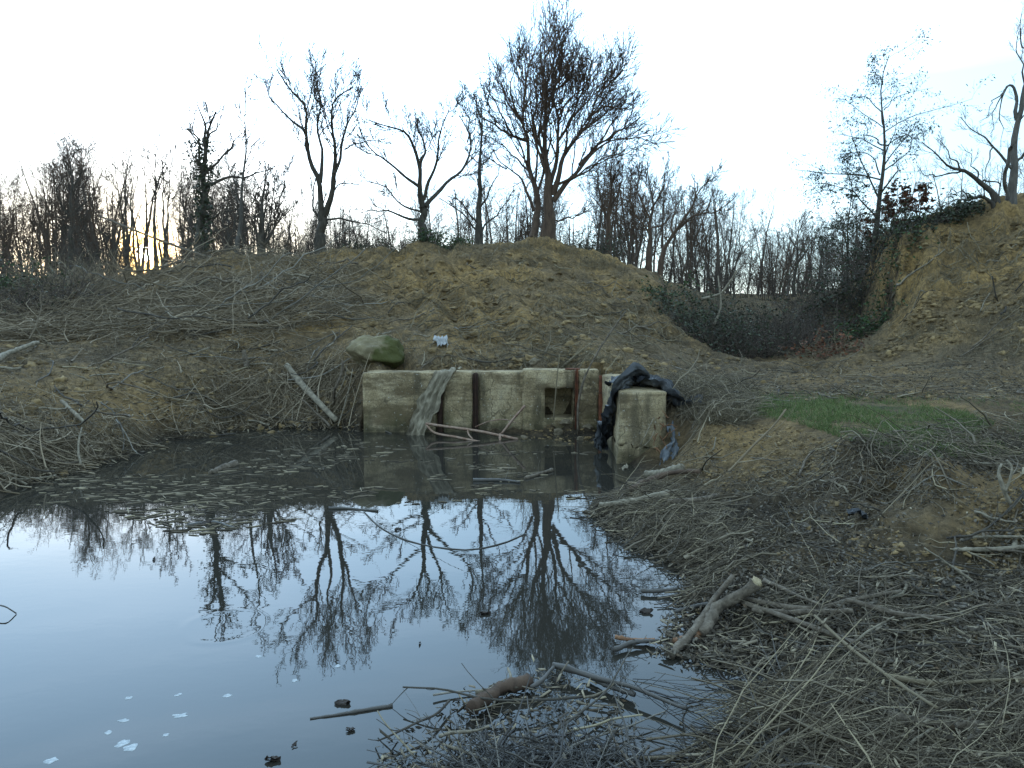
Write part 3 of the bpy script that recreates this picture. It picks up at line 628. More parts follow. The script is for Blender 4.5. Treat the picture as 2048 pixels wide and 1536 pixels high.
# roots / rusty rag in the broken right side of the block
pts = []
r_ = np.random.default_rng(5)
base = at(np.array([1322.]*14)+r_.uniform(-14, 14, 14), np.array([865.]*14)+r_.uniform(-35, 40, 14), 10.28+r_.uniform(-.02, .04, 14))
P = walk(base, nrm(r_.normal(size=(14, 3))+np.array([.2, -.5, -.3])), r_.uniform(.12, .34, 14), 8, .35, -.05, r_)
o = obj('root_clump', tubes(P, np.full((14, 1), .011)*np.linspace(1, .4, 8)[None], 5), M['logred']); tag(o, 'reddish torn roots clinging to the broken right face of the end block', 'roots')
w = resample([at(1308, 835, 10.3), at(1300, 850, 10.2), at(1290, 872, 10.12), at(1281, 888, 10.1), at(1290, 890, 10.1), at(1302, 876, 10.14), at(1308, 862, 10.2)], 20)
o = obj('bent_wire', tubes(w[None], np.full((1, 20), .006), 6), M['logpale']); tag(o, 'bent grey wire loop hanging on the end face of the concrete block', 'wire')
# rusty frame lying before the wall
fr = empty('rusty_frame', at(940, 868, 12.8), 'pale rusty angle iron frame lying half in the water before the wall', 'metal frame')
def bar(pts, r, mat, parent, name='bar', K=14, S=4):
    p = resample(pts, K); return obj(name, tubes(p[None], np.full((1, K), r), S, cap=True, rough=.08), mat, parent)
bar([at(852, 847, 12.9), at(890, 853, 12.8), at(960, 863, 12.7), at(1036, 879, 12.55)], .026, M['rustpale'], fr)
bar([at(852, 849, 12.9), at(870, 866, 12.75), at(910, 874, 12.55), at(960, 884, 12.4)], .022, M['rustpale'], fr)
bar([at(935, 857, 12.8), at(937, 868, 12.6), at(945, 878, 12.45)], .016, M['rustpale'], fr, 'cross_bar')
bar([at(1000, 868, 12.65), at(1000, 884, 12.45)], .022, M['rustpale'], fr, 'cross_bar')
bar([at(950, 854, 12.9), at(980, 842, 12.95), at(1010, 839, 12.95), at(1032, 846, 12.9)], .009, M['rustpale'], fr, 'bent_rod')
st_ = obj('steel_strut', tubes(resample([at(1003, 868, 12.7), at(1025, 840, 12.75), at(1050, 811, 12.8)], 12)[None], np.full((1, 12), .022), 4, cap=True, rough=.1), M['rustpale'])
tag(st_, 'short rusty strut with flaking pale paint rising at a slant in front of the wall', 'metal strut')

# ================================================================== rocks
def rock(name, c, size, seed, mat, label, cat, group=None, flat=1.0, rot=0):
    n = 40; m = 64
    t = np.linspace(0, PI, n); f = np.linspace(0, 2*PI, m, endpoint=False); T, Fi = np.meshgrid(t, f, indexing='ij')
    d = np.stack([np.sin(T)*np.cos(Fi), np.sin(T)*np.sin(Fi), np.cos(T)], -1)
    rr_ = np.random.default_rng(seed); k = np.ones(T.shape)
    for _ in range(12):                      # flat facets cut off the ball
        nn = nrm(rr_.normal(size=3)); h = rr_.uniform(.62, .85); q = d@nn; k = np.where(q > 1e-3, np.minimum(k, h/np.maximum(q, 1e-3)), k)
    k = k*(1+.12*fbm(d[..., 0]*3, d[..., 1]*3, 5, seed, d[..., 2]*3))
    X = d*k[..., None]*np.asarray(size); X[..., 2] *= flat
    cr, sr = math.cos(rot), math.sin(rot); X = np.stack([X[..., 0]*cr-X[..., 1]*sr, X[..., 0]*sr+X[..., 1]*cr, X[..., 2]], -1)+c
    i = np.arange(n-1)[:, None]*m; j = np.arange(m)[None]; Qf = np.stack([i+j, i+m+j, i+m+(j+1) % m, i+(j+1) % m], -1).reshape(-1, 4)
    o = obj(name, (X, Qf), mat); return tag(o, label, cat, group)
rock('boulder', at(752, 708, 14.7), (.60, .42, .38), 9, M['moss'], 'big beige boulder half covered in moss, resting behind the left end of the wall', 'boulder', rot=.3)
rk = [(1077, 857, .09, 'stone', 'pale block of rubble lying below the dark niche'), (1115, 868, .1, 'stone', 'flat grey stone at the water edge in front of the niche'), (1160, 880, .07, 'stone', 'small stone at the foot of the rusty angle iron'), (1048, 877, .06, 'stone', 'small stone beside the end of the rusty frame'),
      (1068, 728, .12, 'stone', 'lump of stone lying on the wall top left of the rusty plate'), (1345, 945, .08, 'whitestone', 'small whitish stone on the bank right of the end block'), (1175, 860, .11, 'stone', 'grey rubble lump against the foot of the wall corner'), (1130, 850, .12, 'stone', 'dark rubble lump inside the mouth of the niche')]
for i, (px, py, s, m_, lb) in enumerate(rk):
    c = hit([px], [py])[0]; c[2] += s*.3; rock('stone', c, (s*1.2, s, s*.75), 50+i, M[m_], lb, 'stone', 'loose stones by the wall', rot=i)
c = hit([1500], [720])[0]

# ================================================================== sticks and logs, traced where they lie
sticks = []
def stick(name, pts, r0, r1, mat, label, cat='branch', K=18, S=7, wob=.35, group=None, twigs=0, Yl=None, parent=None, lift=0.0):
    """pts: (px, py[, height above ground or None]) ; Yl gives depths for parts in the air"""
    P = []
    for i, p in enumerate(pts):
        if len(p) > 2: q = at(p[0], p[1], hit([p[0]], [p[2]])[0, 1]-.02)      # raised: stands over the ground seen at p[2]
        elif Yl is not None and Yl[i] is not None: q = at(p[0], p[1], Yl[i])
        else:
            q = hit([p[0]], [p[1]])[0]; q = q+np.array([0, 0, r0*.6+lift])
        P.append(q)
    P = resample(P, K); rs = np.linspace(r0, r1, K)
    r_ = np.random.default_rng(len(sticks)*7+3)
    if Yl is None: P[:, 2] = .5*P[:, 2]+.5*np.linspace(P[0, 2], P[-1, 2], K); P[:, 2] = np.maximum(P[:, 2], np.maximum(H(P[:, 0], P[:, 1]), 0)+r0*.3)
    ln = np.linalg.norm(P[-1]-P[0]); m = max(3, K//4)      # slow crookedness, knots
    n = resample(np.concatenate([r_.normal(size=(m, 3)), r_.normal(size=(m, 1))], 1), K); e = np.sin(np.linspace(0, PI, K))[:, None]**.5
    P = P+n[:, :3]*e*min(wob*r0*1.3, ln*.03)*np.array([1, 1, .5])
    kn = 1+.10*n[:, 3]+.25*(r_.uniform(size=K) > .88)
    g = [tubes(P[None], (rs*kn)[None], S, cap=True, rough=.09)]
    if twigs:
        Cp, Cr = spawn(P[None], rs[None], twigs, .25, 1, .8, .35, 6, .15, .02, .5, .003, r_); g.append(tubes(Cp, Cr, 4))
    o = obj(name, join(g), mat, parent)
    if parent is None: tag(o, label, cat, group)
    sticks.append(o); return o
lg, lp, br, bl = M['log'], M['logpale'], M['litter'], M['bark']
big = stick('log', [(1398, 1268, 1278), (1440, 1228, 1250), (1478, 1195, 1228), (1512, 1166, 1212)], .042, .037, lg, 'thick broken log with a pale fresh end jutting up from the right bank', 'log', S=14, wob=.2, lift=.06)
ya = [hit([a], [b])[0, 1] for a, b in ((1348, 1290), (1365, 1288), (1385, 1284), (1402, 1276))]; yb = hit([1512], [1212])[0, 1]
def logpart(name, pts, r0, r1, mat, ys, jag=0):
    P = resample([at(a, b, y) for (a, b), y in zip(pts, ys)], 10); g = tubes(P[None], np.linspace(r0, r1, 10)[None]*(1+.1*rng.normal(size=(1, 10))), 10, cap=True, rough=.06+jag); return obj(name, g, mat, big)
logpart('bare_wood', [(1348, 1282), (1365, 1281), (1385, 1276), (1402, 1264)], .02, .043, M['logred'], ya, .08)
logpart('cut_end', [(1506, 1171), (1513, 1165), (1517, 1161)], .038, .03, M['cutwood'], [yb-.01, yb, yb+.01], .12)
stick('log', [(1340, 1318), (1385, 1270, 1280), (1428, 1212, 1235), (1466, 1152, 1190)], .027, .02, lg, 'grey crooked log lying beside the thick broken log', 'log', S=10)
stick('long_branch', [(1255, 975), (1330, 967), (1438, 956), (1469, 932), (1506, 892), (1544, 855), (1572, 818)], .016, .009, M['brush'], 'long straight bare branch rising at a slant from the bank in front of the grass', twigs=3, Yl=[None, 8.5, 8.3, 8.25, 8.2, 8.15, 8.1], lift=.05)
stick('log', [(1291, 958), (1330, 953), (1366, 945)], .045, .04, lp, 'short thick pale round log below the end block', 'log', S=10, lift=.03)
stick('log', [(1262, 990), (1330, 964), (1400, 952)], .035, .03, M['barkred'], 'brown tapering log under the long slanting branch', 'log', lift=.04)
stick('birch_log', [(1200, 1024), (1262, 1016), (1336, 1000)], .032, .04, lp, 'pale peeling birch log lying along the bank above the water', 'log', lift=.05)
stick('log', [(1335, 1017), (1390, 1014), (1436, 1003)], .036, .03, lg, 'splintered grey log right of the birch log', 'log', lift=.05)
fk = stick('forked_branch', [(2030, 1100), (2032, 1037), (2008, 980), (1996, 946), (2003, 928)], .022, .01, lp, 'pale forked branch stuck upright in the right bank at the picture edge', Yl=[None, 5.75, 5.75, 5.8, 5.85])
fk2 = stick('fork', [(2032, 1040), (2050, 1018), (2062, 1005)], .014, .01, lp, '', Yl=[5.75, 5.75, 5.7], parent=fk)
fk3 = stick('fork', [(2009, 982), (2020, 958), (2024, 935), (2014, 920)], .012, .006, lp, '', Yl=[5.75, 5.75, 5.75, 5.8], parent=fk)
stick('stick', [(1908, 1109), (1975, 1108), (2056, 1103)], .014, .016, lp, 'straight pale stick with a yellow cut end lying in front of the forked branch', lift=.03)
stick('stick', [(1922, 1084), (1990, 1086), (2056, 1083)], .01, .008, lp, 'thin straight stick lying just behind the stick with the yellow end', lift=.03)
stick('branch', [(1470, 1216), (1540, 1228), (1620, 1232), (1720, 1212), (1800, 1204)], .018, .012, lg, 'long grey branch running right from the thick broken log, uppermost of the bundle', twigs=3, lift=.07)
stick('branch', [(1480, 1228), (1560, 1258), (1650, 1288), (1765, 1335)], .018, .012, lg, 'grey branch slanting down right from the broken log, lowest of the bundle', lift=.07)
stick('branch', [(1505, 1242), (1600, 1246), (1705, 1244)], .019, .016, lg, 'straight branch lying in the middle of the bundle right of the broken log', lift=.06)
stick('branch', [(1690, 1222), (1790, 1252), (1905, 1262)], .017, .01, lg, 'grey branch with a forked tip at the right end of the bundle', twigs=3, lift=.06)
stick('straw_stalk', [(1628, 1265), (1700, 1340), (1790, 1410), (1872, 1462)], .011, .008, M['straw'], 'long straw coloured stem slanting across the lower right debris', 'stem', lift=.10)
stick('branch', [(1528, 1180), (1580, 1205), (1640, 1232)], .014, .01, lg, 'short grey branch behind the pale end of the broken log', lift=.06)
stick('plank', [(1775, 1455), (1860, 1466), (1965, 1478)], .02, .017, lg, 'weathered plank like slab lying in the debris at the lower right', 'wood slab', lift=.05)
stick('branch', [(1780, 1378), (1880, 1398), (2050, 1380)], .014, .008, M['straw'], 'thin yellowish branch lying across the lower right bank', lift=.05)
stick('log', [(944, 1438), (965, 1418), (1005, 1395), (1058, 1380)], .04, .036, M['barkred'], 'thick dark reddish log on the debris pile in the water', 'log', S=10, lift=.03)
stick('branch', [(1106, 1350), (1190, 1374), (1290, 1408), (1372, 1440)], .018, .008, M['litterdark'], 'dark wet branch stretching right over the water from the debris pile', twigs=5, lift=.05)
stick('branch', [(1062, 1395), (1090, 1372), (1108, 1352)], .012, .01, M['litterdark'], 'short dark branch leaning on the reddish log of the debris pile', lift=.05)
stick('floating_stick', [(620, 1438), (690, 1428), (785, 1412)], .005, .012, M['litterdark'], 'long dark stick floating left of the debris pile', 'stick', lift=.0)
stick('thin_branch', [(-60, 1192), (-14, 1207), (12, 1214), (33, 1228)], .006, .004, M['litterdark'], 'thin bent twig dipping into the water at the left picture edge', 'twig', wob=.1, Yl=[5.0, 4.95, 4.92, None])
stick('log', [(574, 744), (596, 772), (622, 800), (648, 826), (674, 852)], .062, .05, lp, 'grey broken branch sliding down the left bank into the pond beside the wall', 'log', S=9, lift=.10)
stick('curved_stem', [(686, 722), (681, 752), (670, 780), (668, 810)], .022, .026, lg, 'thin curved grey stem standing on the left bank next to the wall', 'stem', Yl=[13.7, 13.7, 13.75, None])
stick('branch', [(124, 812), (146, 832), (170, 856)], .03, .024, lp, 'short pale branch on the lower left bank', lift=.06)
stick('log', [(-10, 736), (20, 715), (76, 698)], .06, .045, lp, 'pale broken branch at the left picture edge on the bank', 'log', lift=.08)
stick('driftwood', [(420, 948), (440, 940), (470, 930)], .03, .05, lg, 'chunk of driftwood sticking out of the pond in the left middle', 'driftwood')
stick('floating_branch', [(375, 1053), (420, 1046), (470, 1057)], .016, .012, M['litterdark'], 'dark floating branch under the reflection of the left trees', 'branch', twigs=5)
stick('floating_branch', [(658, 1018), (705, 1019), (756, 1023)], .014, .01, M['litterdark'], 'dark floating branch left of the wall reflection', 'branch', twigs=3)
stick('floating_branch', [(946, 962), (990, 962), (1040, 966)], .022, .016, M['litterdark'], 'dark floating branch in front of the rusty frame', 'branch', twigs=2)
stick('floating_branch', [(1050, 958), (1080, 950), (1103, 942)], .02, .026, lg, 'grey floating branch with a raised end left of the end block', 'branch', twigs=2)
stick('arched_twig', [(728, 1024), (765, 1058), (830, 1086), (930, 1100), (1005, 1087), (1050, 1068)], .006, .005, M['litterdark'], 'long thin arched twig drifting on the pond before the tree reflections', 'twig', twigs=4)
stick('reed', [(1107, 840), (1112, 780), (1119, 708)], .012, .009, M['straw'], 'thin pale cane standing upright in front of the niche', 'cane', Yl=[13.2, 13.2, 13.2], wob=.1)
stick('sapling_stem', [(1156, 868), (1157, 810), (1172, 750), (1205, 690), (1252, 622)], .022, .012, lg, 'tall thin grey sapling stem leaning right over the wall corner', 'stem', Yl=[12.9, 12.95, 13.0, 13.1, 13.2], twigs=3, wob=.2)
stick('cane', [(1318, 800), (1321, 772), (1325, 738)], .009, .007, M['straw'], 'short thin cane stuck upright behind the black plastic', 'cane', Yl=[11.0, 11.0, 11.0], wob=.1)
stick('dead_branch', [(1404, 598), (1425, 594), (1442, 588), (1456, 566), (1474, 540)], .045, .022, lp, 'pale bare dead branch curling over the bramble thicket', twigs=5, Yl=[22, 21.8, 21.6, 21.5, 21.4])
stick('dead_branch', [(1428, 650), (1441, 610), (1438, 570), (1436, 552)], .03, .018, lp, 'thin pale dead branch standing upright in the bramble thicket', twigs=3, Yl=[21, 21.2, 21.3, 21.4])
stick('fallen_pole', [(200, 432), (255, 455), (330, 484), (420, 516), (450, 520)], .035, .055, lg, 'long fallen pole slanting down from the woods just right of the sun', 'pole', Yl=[30, 29, 28, 26.6, 26.2], wob=.2)
stick('bent_sapling', [(2004, 630), (1998, 612), (1990, 590), (1984, 552)], .03, .014, bl, 'thin dark sapling on the slope of the right mound', 'sapling', twigs=4, Yl=[None, 17.8, 17.7, 17.6])
stick('bent_sapling', [(2008, 628), (2024, 590), (2050, 560)], .026, .014, bl, 'dark sapling bending right out of the picture on the right mound', 'sapling', twigs=3, Yl=[None, 17.6, 17.4])
stick('root_branch', [(1785, 600), (1800, 575), (1815, 555), (1850, 540), (1890, 510)], .04, .012, lp, 'pale root hanging down the cliff of the right mound', 'root', twigs=3, lift=.05)
stick('stump', [(520, 575), (522, 560), (524, 545)], .05, .045, lg, 'short grey stub of a branch standing in the brush heap', 'stub', Yl=[None, 21.5, 21.5])
stick('snag', [(493, 738), (490, 720), (487, 700)], .06, .04, lg, 'short dark broken snag standing on the left bank', 'snag', Yl=[None, 15.5, 15.5], wob=.2)
for k, (a, lb) in enumerate([([(1230, 1283), (1262, 1287), (1310, 1290)], 'short bare stick pointing left over the water from the broken log'), ([(1228, 1308), (1262, 1296), (1318, 1290)], 'dark wet stick floating below the short bare stick'),
                ([(1350, 1232), (1395, 1222), (1440, 1216)], 'dark wet log lying in the water left of the grey crooked log'), ([(1282, 1188), (1320, 1190), (1355, 1186)], 'floating dark stick nearest the twig bank on the right'), ([(1355, 1290), (1390, 1285), (1395, 1262)], 'wet stub under the bare end of the broken log'),
                ([(1175, 1360), (1215, 1380), (1270, 1400)], 'dark stick half sunk right of the debris pile')]):
    stick('wet_stick', a, .016, .012, M['litterdark'] if k else M['logred'], lb, 'stick', twigs=2, lift=.02)
# ================================================================== trees
def pxr(px, D): return px*D/F
def hero(name, label, limbs, D, seed, lv=((12, .65, .42, 8), (7, .62, .48, 6), (5, .6, .6, 5)), mat='bark', up=.10, depth=.45, base=True, twr=.0125, t0=.3, K=16, wob=.012, cat='tree', group=None, lmin=.2, tpow=1.45):
    """limbs traced from the photo, each swinging to its own depth; everything finer is grown from them"""
    r = np.random.default_rng(seed); PL, RL, px0, Y0 = [], [], [], []
    for i, (pts, a, b) in enumerate(limbs):
        p = np.array(pts, float); p = resample(p, K)
        if not PL: ys = np.full(K, float(D))
        else:
            q = np.concatenate(px0); y = np.concatenate(Y0); st = y[np.argmin(((q-p[0])**2).sum(1))]
            s = np.concatenate([[0], np.cumsum(np.linalg.norm(np.diff(p, axis=0), axis=1))])*D/F
            ys = st+s*r.uniform(-depth, depth)
        px0.append(p); Y0.append(ys)
        X = at(p[:, 0], p[:, 1], ys)
        X = X+resample(r.normal(size=(K//2, 3)), K)*wob*np.minimum(np.linspace(0, 6, K), 1)[:, None]*4
        ra, rb = pxr(a, D)/2*(.92 if i == 0 else .78), pxr(b, D)/2*.8; rad = rb+(ra-rb)*(1-np.linspace(0, 1, K))**tpow
        if i == 0 and base:
            X[0, 2] = H(X[:1, 0], X[:1, 1])[0]-.15; rad[:3] *= [1.35, 1.15, 1.04]
        PL.append(X); RL.append(rad)
    P, R = np.array(PL), np.array(RL)
    root = empty(name, PL[0][0]+[0, 0, .15], label, cat, group)
    obj('trunk', tubes(P, R, 8, rough=.06), M[mat], root)
    g = []; cp_, cr_ = P, R
    for k, (n, ang, lr, kk) in enumerate(lv):
        pl = np.linalg.norm(np.diff(cp_, axis=1), axis=-1).sum(1); keep = np.repeat(np.clip(pl/np.percentile(pl, 90 if k == 0 else 70), lmin, 1), n)
        cp_, cr_ = spawn(cp_, cr_, n, t0 if k == 0 else .15, 1, ang, lr, kk, .13 if k < 2 else .11, up*(1 if k < 2 else .5), .5, twr, r)
        kq = r.uniform(size=len(keep)) < keep; cp_, cr_ = cp_[kq], cr_[kq]
        g.append(tubes(cp_, cr_, 5 if k == 0 else 3))
    obj('crown', join(g), M[mat] if mat != 'bark' else M['twig'], root)
    return root, cp_
def twigtips(P, n, r): return P[r.integers(0, len(P), n), r.integers(1, P.shape[1], n)]

hero('forked_tree', 'tall bare forked tree on the mound crest midway between the sun and the big oak', [
    ([(640, 506), (642, 470), (648, 430)], 26, 20),
    ([(644, 440), (641, 365), (619, 325), (610, 264), (612, 215), (592, 189), (570, 158), (558, 140)], 17, 3), ([(610, 264), (588, 242), (561, 220), (540, 193), (528, 158)], 7, 2),
    ([(641, 365), (643, 308), (636, 264), (641, 211), (632, 176), (631, 120)], 10, 2), ([(650, 431), (667, 373), (669, 325), (663, 268), (665, 228), (676, 200), (708, 174)], 16, 3),
    ([(669, 347), (680, 316), (689, 272), (698, 237), (715, 211), (726, 171)], 9, 2), ([(689, 299), (720, 290), (742, 281), (781, 288)], 4, 1.5), ([(656, 422), (671, 378), (693, 369), (726, 366)], 6, 2),
    ([(650, 440), (689, 437), (728, 448), (772, 461)], 6, 2), ([(632, 504), (636, 440), (625, 409), (630, 352)], 10, 3)], 32, 11, lv=((14, .6, .40, 8), (8, .6, .48, 6), (5, .6, .6, 5)), t0=.35)
hero('spreading_tree', 'bare wide armed tree on the crest left of the big oak, with crooked lower arms', [
    ([(845, 492), (846, 450), (845, 413)], 20, 17),
    ([(845, 413), (838, 374), (841, 334), (821, 281), (803, 264), (764, 250), (737, 240)], 15, 2.5), ([(841, 334), (847, 286), (840, 262), (836, 238)], 7, 3),
    ([(847, 400), (860, 360), (873, 316), (878, 264), (896, 218)], 10, 2.5), ([(850, 412), (887, 374), (922, 343), (939, 299), (935, 264), (917, 228)], 12, 2.5),
    ([(839, 374), (808, 347), (772, 321), (746, 303), (724, 268), (720, 250)], 8, 2), ([(843, 424), (799, 404), (772, 374), (728, 363)], 6, 2), ([(843, 439), (808, 431), (764, 422), (724, 424)], 8, 2), ([(935, 285), (950, 250), (955, 200)], 4, 1.5)], 31, 12, lv=((14, .65, .40, 8), (8, .6, .48, 6), (5, .6, .6, 5)), t0=.3)
hero('straight_tree', 'slim bare tree with one straight stem beside the big oak on its left', [
    ([(957, 484), (957, 395), (961, 308), (961, 218)], 16, 3), ([(957, 450), (930, 415), (905, 380)], 6, 2), ([(957, 470), (920, 420), (880, 395)], 6, 2), ([(958, 470), (1000, 420), (1030, 380)], 6, 2), ([(957, 420), (985, 370), (1000, 330)], 6, 2), ([(960, 330), (990, 300), (1010, 285)], 4, 1.5), ([(960, 340), (935, 300), (920, 270)], 4, 1.5)], 35, 13, lv=((9, .7, .22, 6), (7, .62, .5, 5), (5, .6, .62, 5)))
oak = [
    ([(1093, 474), (1100, 440), (1102, 409), (1098, 352), (1093, 308), (1089, 246), (1093, 176), (1098, 132), (1115, 57)], 34, 2.5),
    ([(1066, 478), (1074, 430), (1076, 395), (1058, 330), (1058, 264), (1045, 220), (1054, 110), (1076, 53)], 26, 2.5),
    ([(1058, 264), (1027, 255), (992, 229), (961, 202), (953, 167), (948, 158)], 9, 2.5), ([(1049, 228), (1019, 189), (1005, 145), (986, 98)], 8, 2), ([(1049, 145), (1027, 97), (1016, 46)], 4, 1.5),
    ([(1098, 374), (1115, 281), (1115, 220), (1106, 167), (1124, 110), (1124, 42)], 13, 2), ([(1106, 382), (1128, 299), (1159, 246), (1177, 211), (1194, 176), (1245, 112)], 15, 2), ([(1115, 264), (1146, 211), (1168, 145), (1190, 77)], 8, 1.5),
    ([(1106, 395), (1137, 352), (1185, 290), (1216, 264), (1265, 259), (1297, 250)], 14, 2), ([(1159, 316), (1203, 264), (1243, 237), (1280, 218)], 9, 2.5), ([(1177, 211), (1212, 189), (1258, 193)], 6, 2),
    ([(1067, 417), (1045, 352), (1014, 325), (983, 281)], 9, 2), ([(1084, 286), (1067, 229), (1071, 167), (1076, 115)], 8, 2), ([(1093, 176), (1137, 123), (1160, 76)], 6, 2), ([(1104, 439), (1146, 431), (1175, 412)], 5, 2),
    ([(1102, 365), (1150, 343), (1203, 308), (1249, 284)], 8, 2), ([(1115, 225), (1150, 160), (1205, 95)], 6, 1.5), ([(1128, 299), (1165, 235), (1215, 150), (1238, 120)], 7, 1.5), ([(1045, 220), (1020, 160), (1030, 110), (1050, 60)], 6, 1.5), ([(1089, 246), (1110, 170), (1145, 95)], 6, 1.5), ([(1058, 330), (1025, 290), (985, 260), (955, 250)], 6, 1.5), ([(1070, 400), (1085, 330), (1078, 260), (1100, 190), (1104, 90)], 9, 1.5)]
oak2 = [([(1216, 264), (1240, 240), (1262, 205), (1268, 175)], 5, 1.5), ([(1137, 352), (1180, 320), (1225, 300), (1275, 292)], 6, 1.5), ([(992, 229), (975, 180), (968, 135)], 5, 1.5), ([(1027, 255), (1005, 210), (985, 160), (978, 120)], 6, 1.5), ([(1146, 211), (1185, 160), (1222, 128)], 6, 1.5), ([(1159, 246), (1205, 205), (1248, 160)], 6, 1.5), ([(1185, 290), (1225, 225), (1258, 150)], 6, 1.5),
    ([(1014, 325), (985, 310), (960, 290)], 4, 1.5), ([(1106, 170), (1118, 110), (1108, 60)], 5, 1.5), ([(1054, 150), (1040, 95), (1038, 55)], 5, 1.5), ([(1128, 299), (1140, 220), (1172, 110)], 7, 1.5)]
root, tp = hero('oak_tree', 'biggest bare oak with a broad dense fan of branches on the mound crest', [([(x, 475-(475-y)*.915) for x, y in p], a*(.85 if i < 2 else 1.05), b*1.25) for i, (p, a, b) in enumerate(oak+oak2)], 34, 14, lv=((17, .55, .45, 8), (8, .6, .52, 6), (5, .55, .7, 5)), up=.09, depth=.6, mat='barkred', t0=.22, K=20, twr=.0135, lmin=.45, tpow=1.9)
root, tp = hero('ivy_tree', 'dark ivy clad tree just right of the sun with a long arm to the right', [
    ([(402, 508), (404, 420), (405, 345), (409, 300), (415, 262), (436, 225)], 24, 4), ([(405, 345), (398, 300), (390, 270), (362, 262)], 9, 2), ([(405, 345), (410, 280), (402, 230), (398, 198)], 13, 2.5),
    ([(410, 374), (440, 358), (480, 355), (510, 343), (546, 338)], 9, 2.5), ([(410, 348), (445, 310), (470, 280), (482, 262)], 8, 2), ([(408, 438), (450, 428), (478, 417)], 6, 2), ([(409, 300), (430, 262), (445, 232)], 7, 2), ([(404, 300), (385, 250), (388, 215)], 6, 2)], 28, 15, lv=((8, .6, .25, 7), (7, .62, .5, 5), (5, .6, .62, 5)))
r_ = np.random.default_rng(3)
n = 1500; t = r_.uniform(0, 1, n); c = at(404+r_.normal(size=n)*(9+6*(t > .6)), 505-t*230, 28+r_.normal(size=n)*.18); c[:, 0] += .12*vn(t*17, t*0, s=3)
obj('ivy', leaves(c, .11, r_, 1.5), M['darkleaf'], root)
hero('slim_tree', 'tall slim pale stemmed tree next to the ivy clad tree on its right', [([(472, 508), (480, 420), (488, 340), (492, 270), (493, 200), (490, 172)], 10, 2), ([(489, 330), (510, 290), (524, 262)], 3, 1.5), ([(492, 260), (478, 230), (470, 205)], 3, 1.5), ([(484, 380), (460, 350), (450, 320)], 3, 1.5), ([(491, 285), (510, 250), (512, 215)], 3, 1.2)], 30, 16, lv=((7, .5, .2, 6), (7, .62, .5, 5), (5, .6, .62, 5)), mat='barkpale')
hero('bushy_tree', 'low bushy many stemmed tree standing at the right end of the brush heap', [([(524, 525), (525, 470), (528, 400), (530, 330)], 20, 2)]+[([(524, 515-k*4), (524+dx*.5, 450), (524+dx, ty)], 7, 1.5) for k, (dx, ty) in enumerate([(50, 338), (-25, 385), (28, 350), (-40, 420), (60, 400), (12, 360), (-12, 350), (40, 430)])], 27, 17, lv=((9, .5, .3, 6), (7, .62, .5, 5), (5, .6, .62, 5)))
hero('leaning_tree', 'thin dark leaning tree standing directly above the sun', [([(312, 516), (308, 420), (309, 340), (312, 283)], 8, 1.5), ([(308, 385), (288, 345), (282, 318)], 3, 1), ([(308, 400), (322, 370), (326, 345)], 3, 1)], 36, 18, lv=((8, .5, .25, 6), (7, .62, .5, 5), (5, .6, .62, 5)))
hero('twin_tree', 'bare tree with two upright stems just right of the sun', [([(332, 528), (331, 495), (330, 470)], 11, 9), ([(330, 475), (327, 390), (322, 320)], 6, 1.5), ([(331, 478), (338, 390), (347, 312)], 6, 1.5), ([(327, 430), (312, 400), (306, 360)], 3, 1)], 37, 19, lv=((8, .5, .25, 6), (7, .62, .5, 5), (5, .6, .62, 5)))
hero('split_tree', 'bare tree with two crooked diverging stems just left of the sun', [([(252, 520), (250, 470), (245, 430), (238, 380), (228, 340)], 8, 1.5), ([(257, 515), (262, 420), (262, 360), (254, 296)], 7, 1.5), ([(262, 400), (272, 360), (275, 325)], 3, 1)], 38, 20, lv=((8, .5, .25, 6), (7, .62, .5, 5), (5, .6, .62, 5)))
hero('knotty_tree', 'thick stemmed crooked tree in the woods well left of the sun, tallest there', [([(140, 535), (143, 450), (146, 390), (139, 340), (152, 298)], 15, 2), ([(146, 390), (160, 350), (170, 315)], 5, 1.5), ([(143, 440), (120, 400), (105, 345)], 5, 1.5), ([(143, 430), (175, 400), (190, 370)], 4, 1.5), ([(141, 350), (128, 320), (124, 296)], 4, 1)], 40, 21, lv=((9, .6, .3, 6), (7, .62, .5, 5), (5, .6, .62, 5)))
hero('crooked_tree', 'bare tree with crooked fanned limbs below the right side of the big oak', [([(1298, 525), (1300, 450), (1303, 400), (1298, 340)], 13, 2), ([(1302, 440), (1280, 390), (1285, 310)], 6, 1.5), ([(1302, 420), (1325, 370), (1335, 315)], 6, 1.5), ([(1300, 460), (1330, 440), (1362, 425)], 5, 1.5), ([(1300, 470), (1270, 430), (1262, 380)], 5, 1.5)], 34, 22, lv=((8, .55, .3, 6), (7, .62, .5, 5), (5, .6, .62, 5)), mat='barkred')
hero('leaning_tree', 'bare tree leaning right with long raised arms above the bramble thicket', [([(1318, 535), (1335, 490), (1360, 450), (1390, 400), (1405, 372), (1430, 355)], 12, 2), ([(1352, 460), (1400, 430), (1435, 420), (1470, 400)], 8, 1.5), ([(1390, 400), (1395, 370), (1385, 345)], 5, 1.5), ([(1345, 475), (1348, 420), (1370, 380)], 6, 1.5), ([(1400, 430), (1430, 395), (1440, 380)], 4, 1)], 33, 23, lv=((9, .6, .3, 6), (7, .62, .5, 5), (5, .6, .62, 5)), mat='barkred')
hero('pillar_tree', 'upright dense topped bare tree right behind the big oak', [([(1215, 515), (1218, 440), (1222, 370), (1225, 300)], 15, 2), ([(1218, 450), (1200, 390), (1195, 330)], 6, 1.5), ([(1220, 430), (1240, 370), (1248, 315)], 6, 1.5)], 36, 24, lv=((10, .55, .3, 6), (7, .62, .5, 5), (5, .6, .62, 5)), mat='barkred')
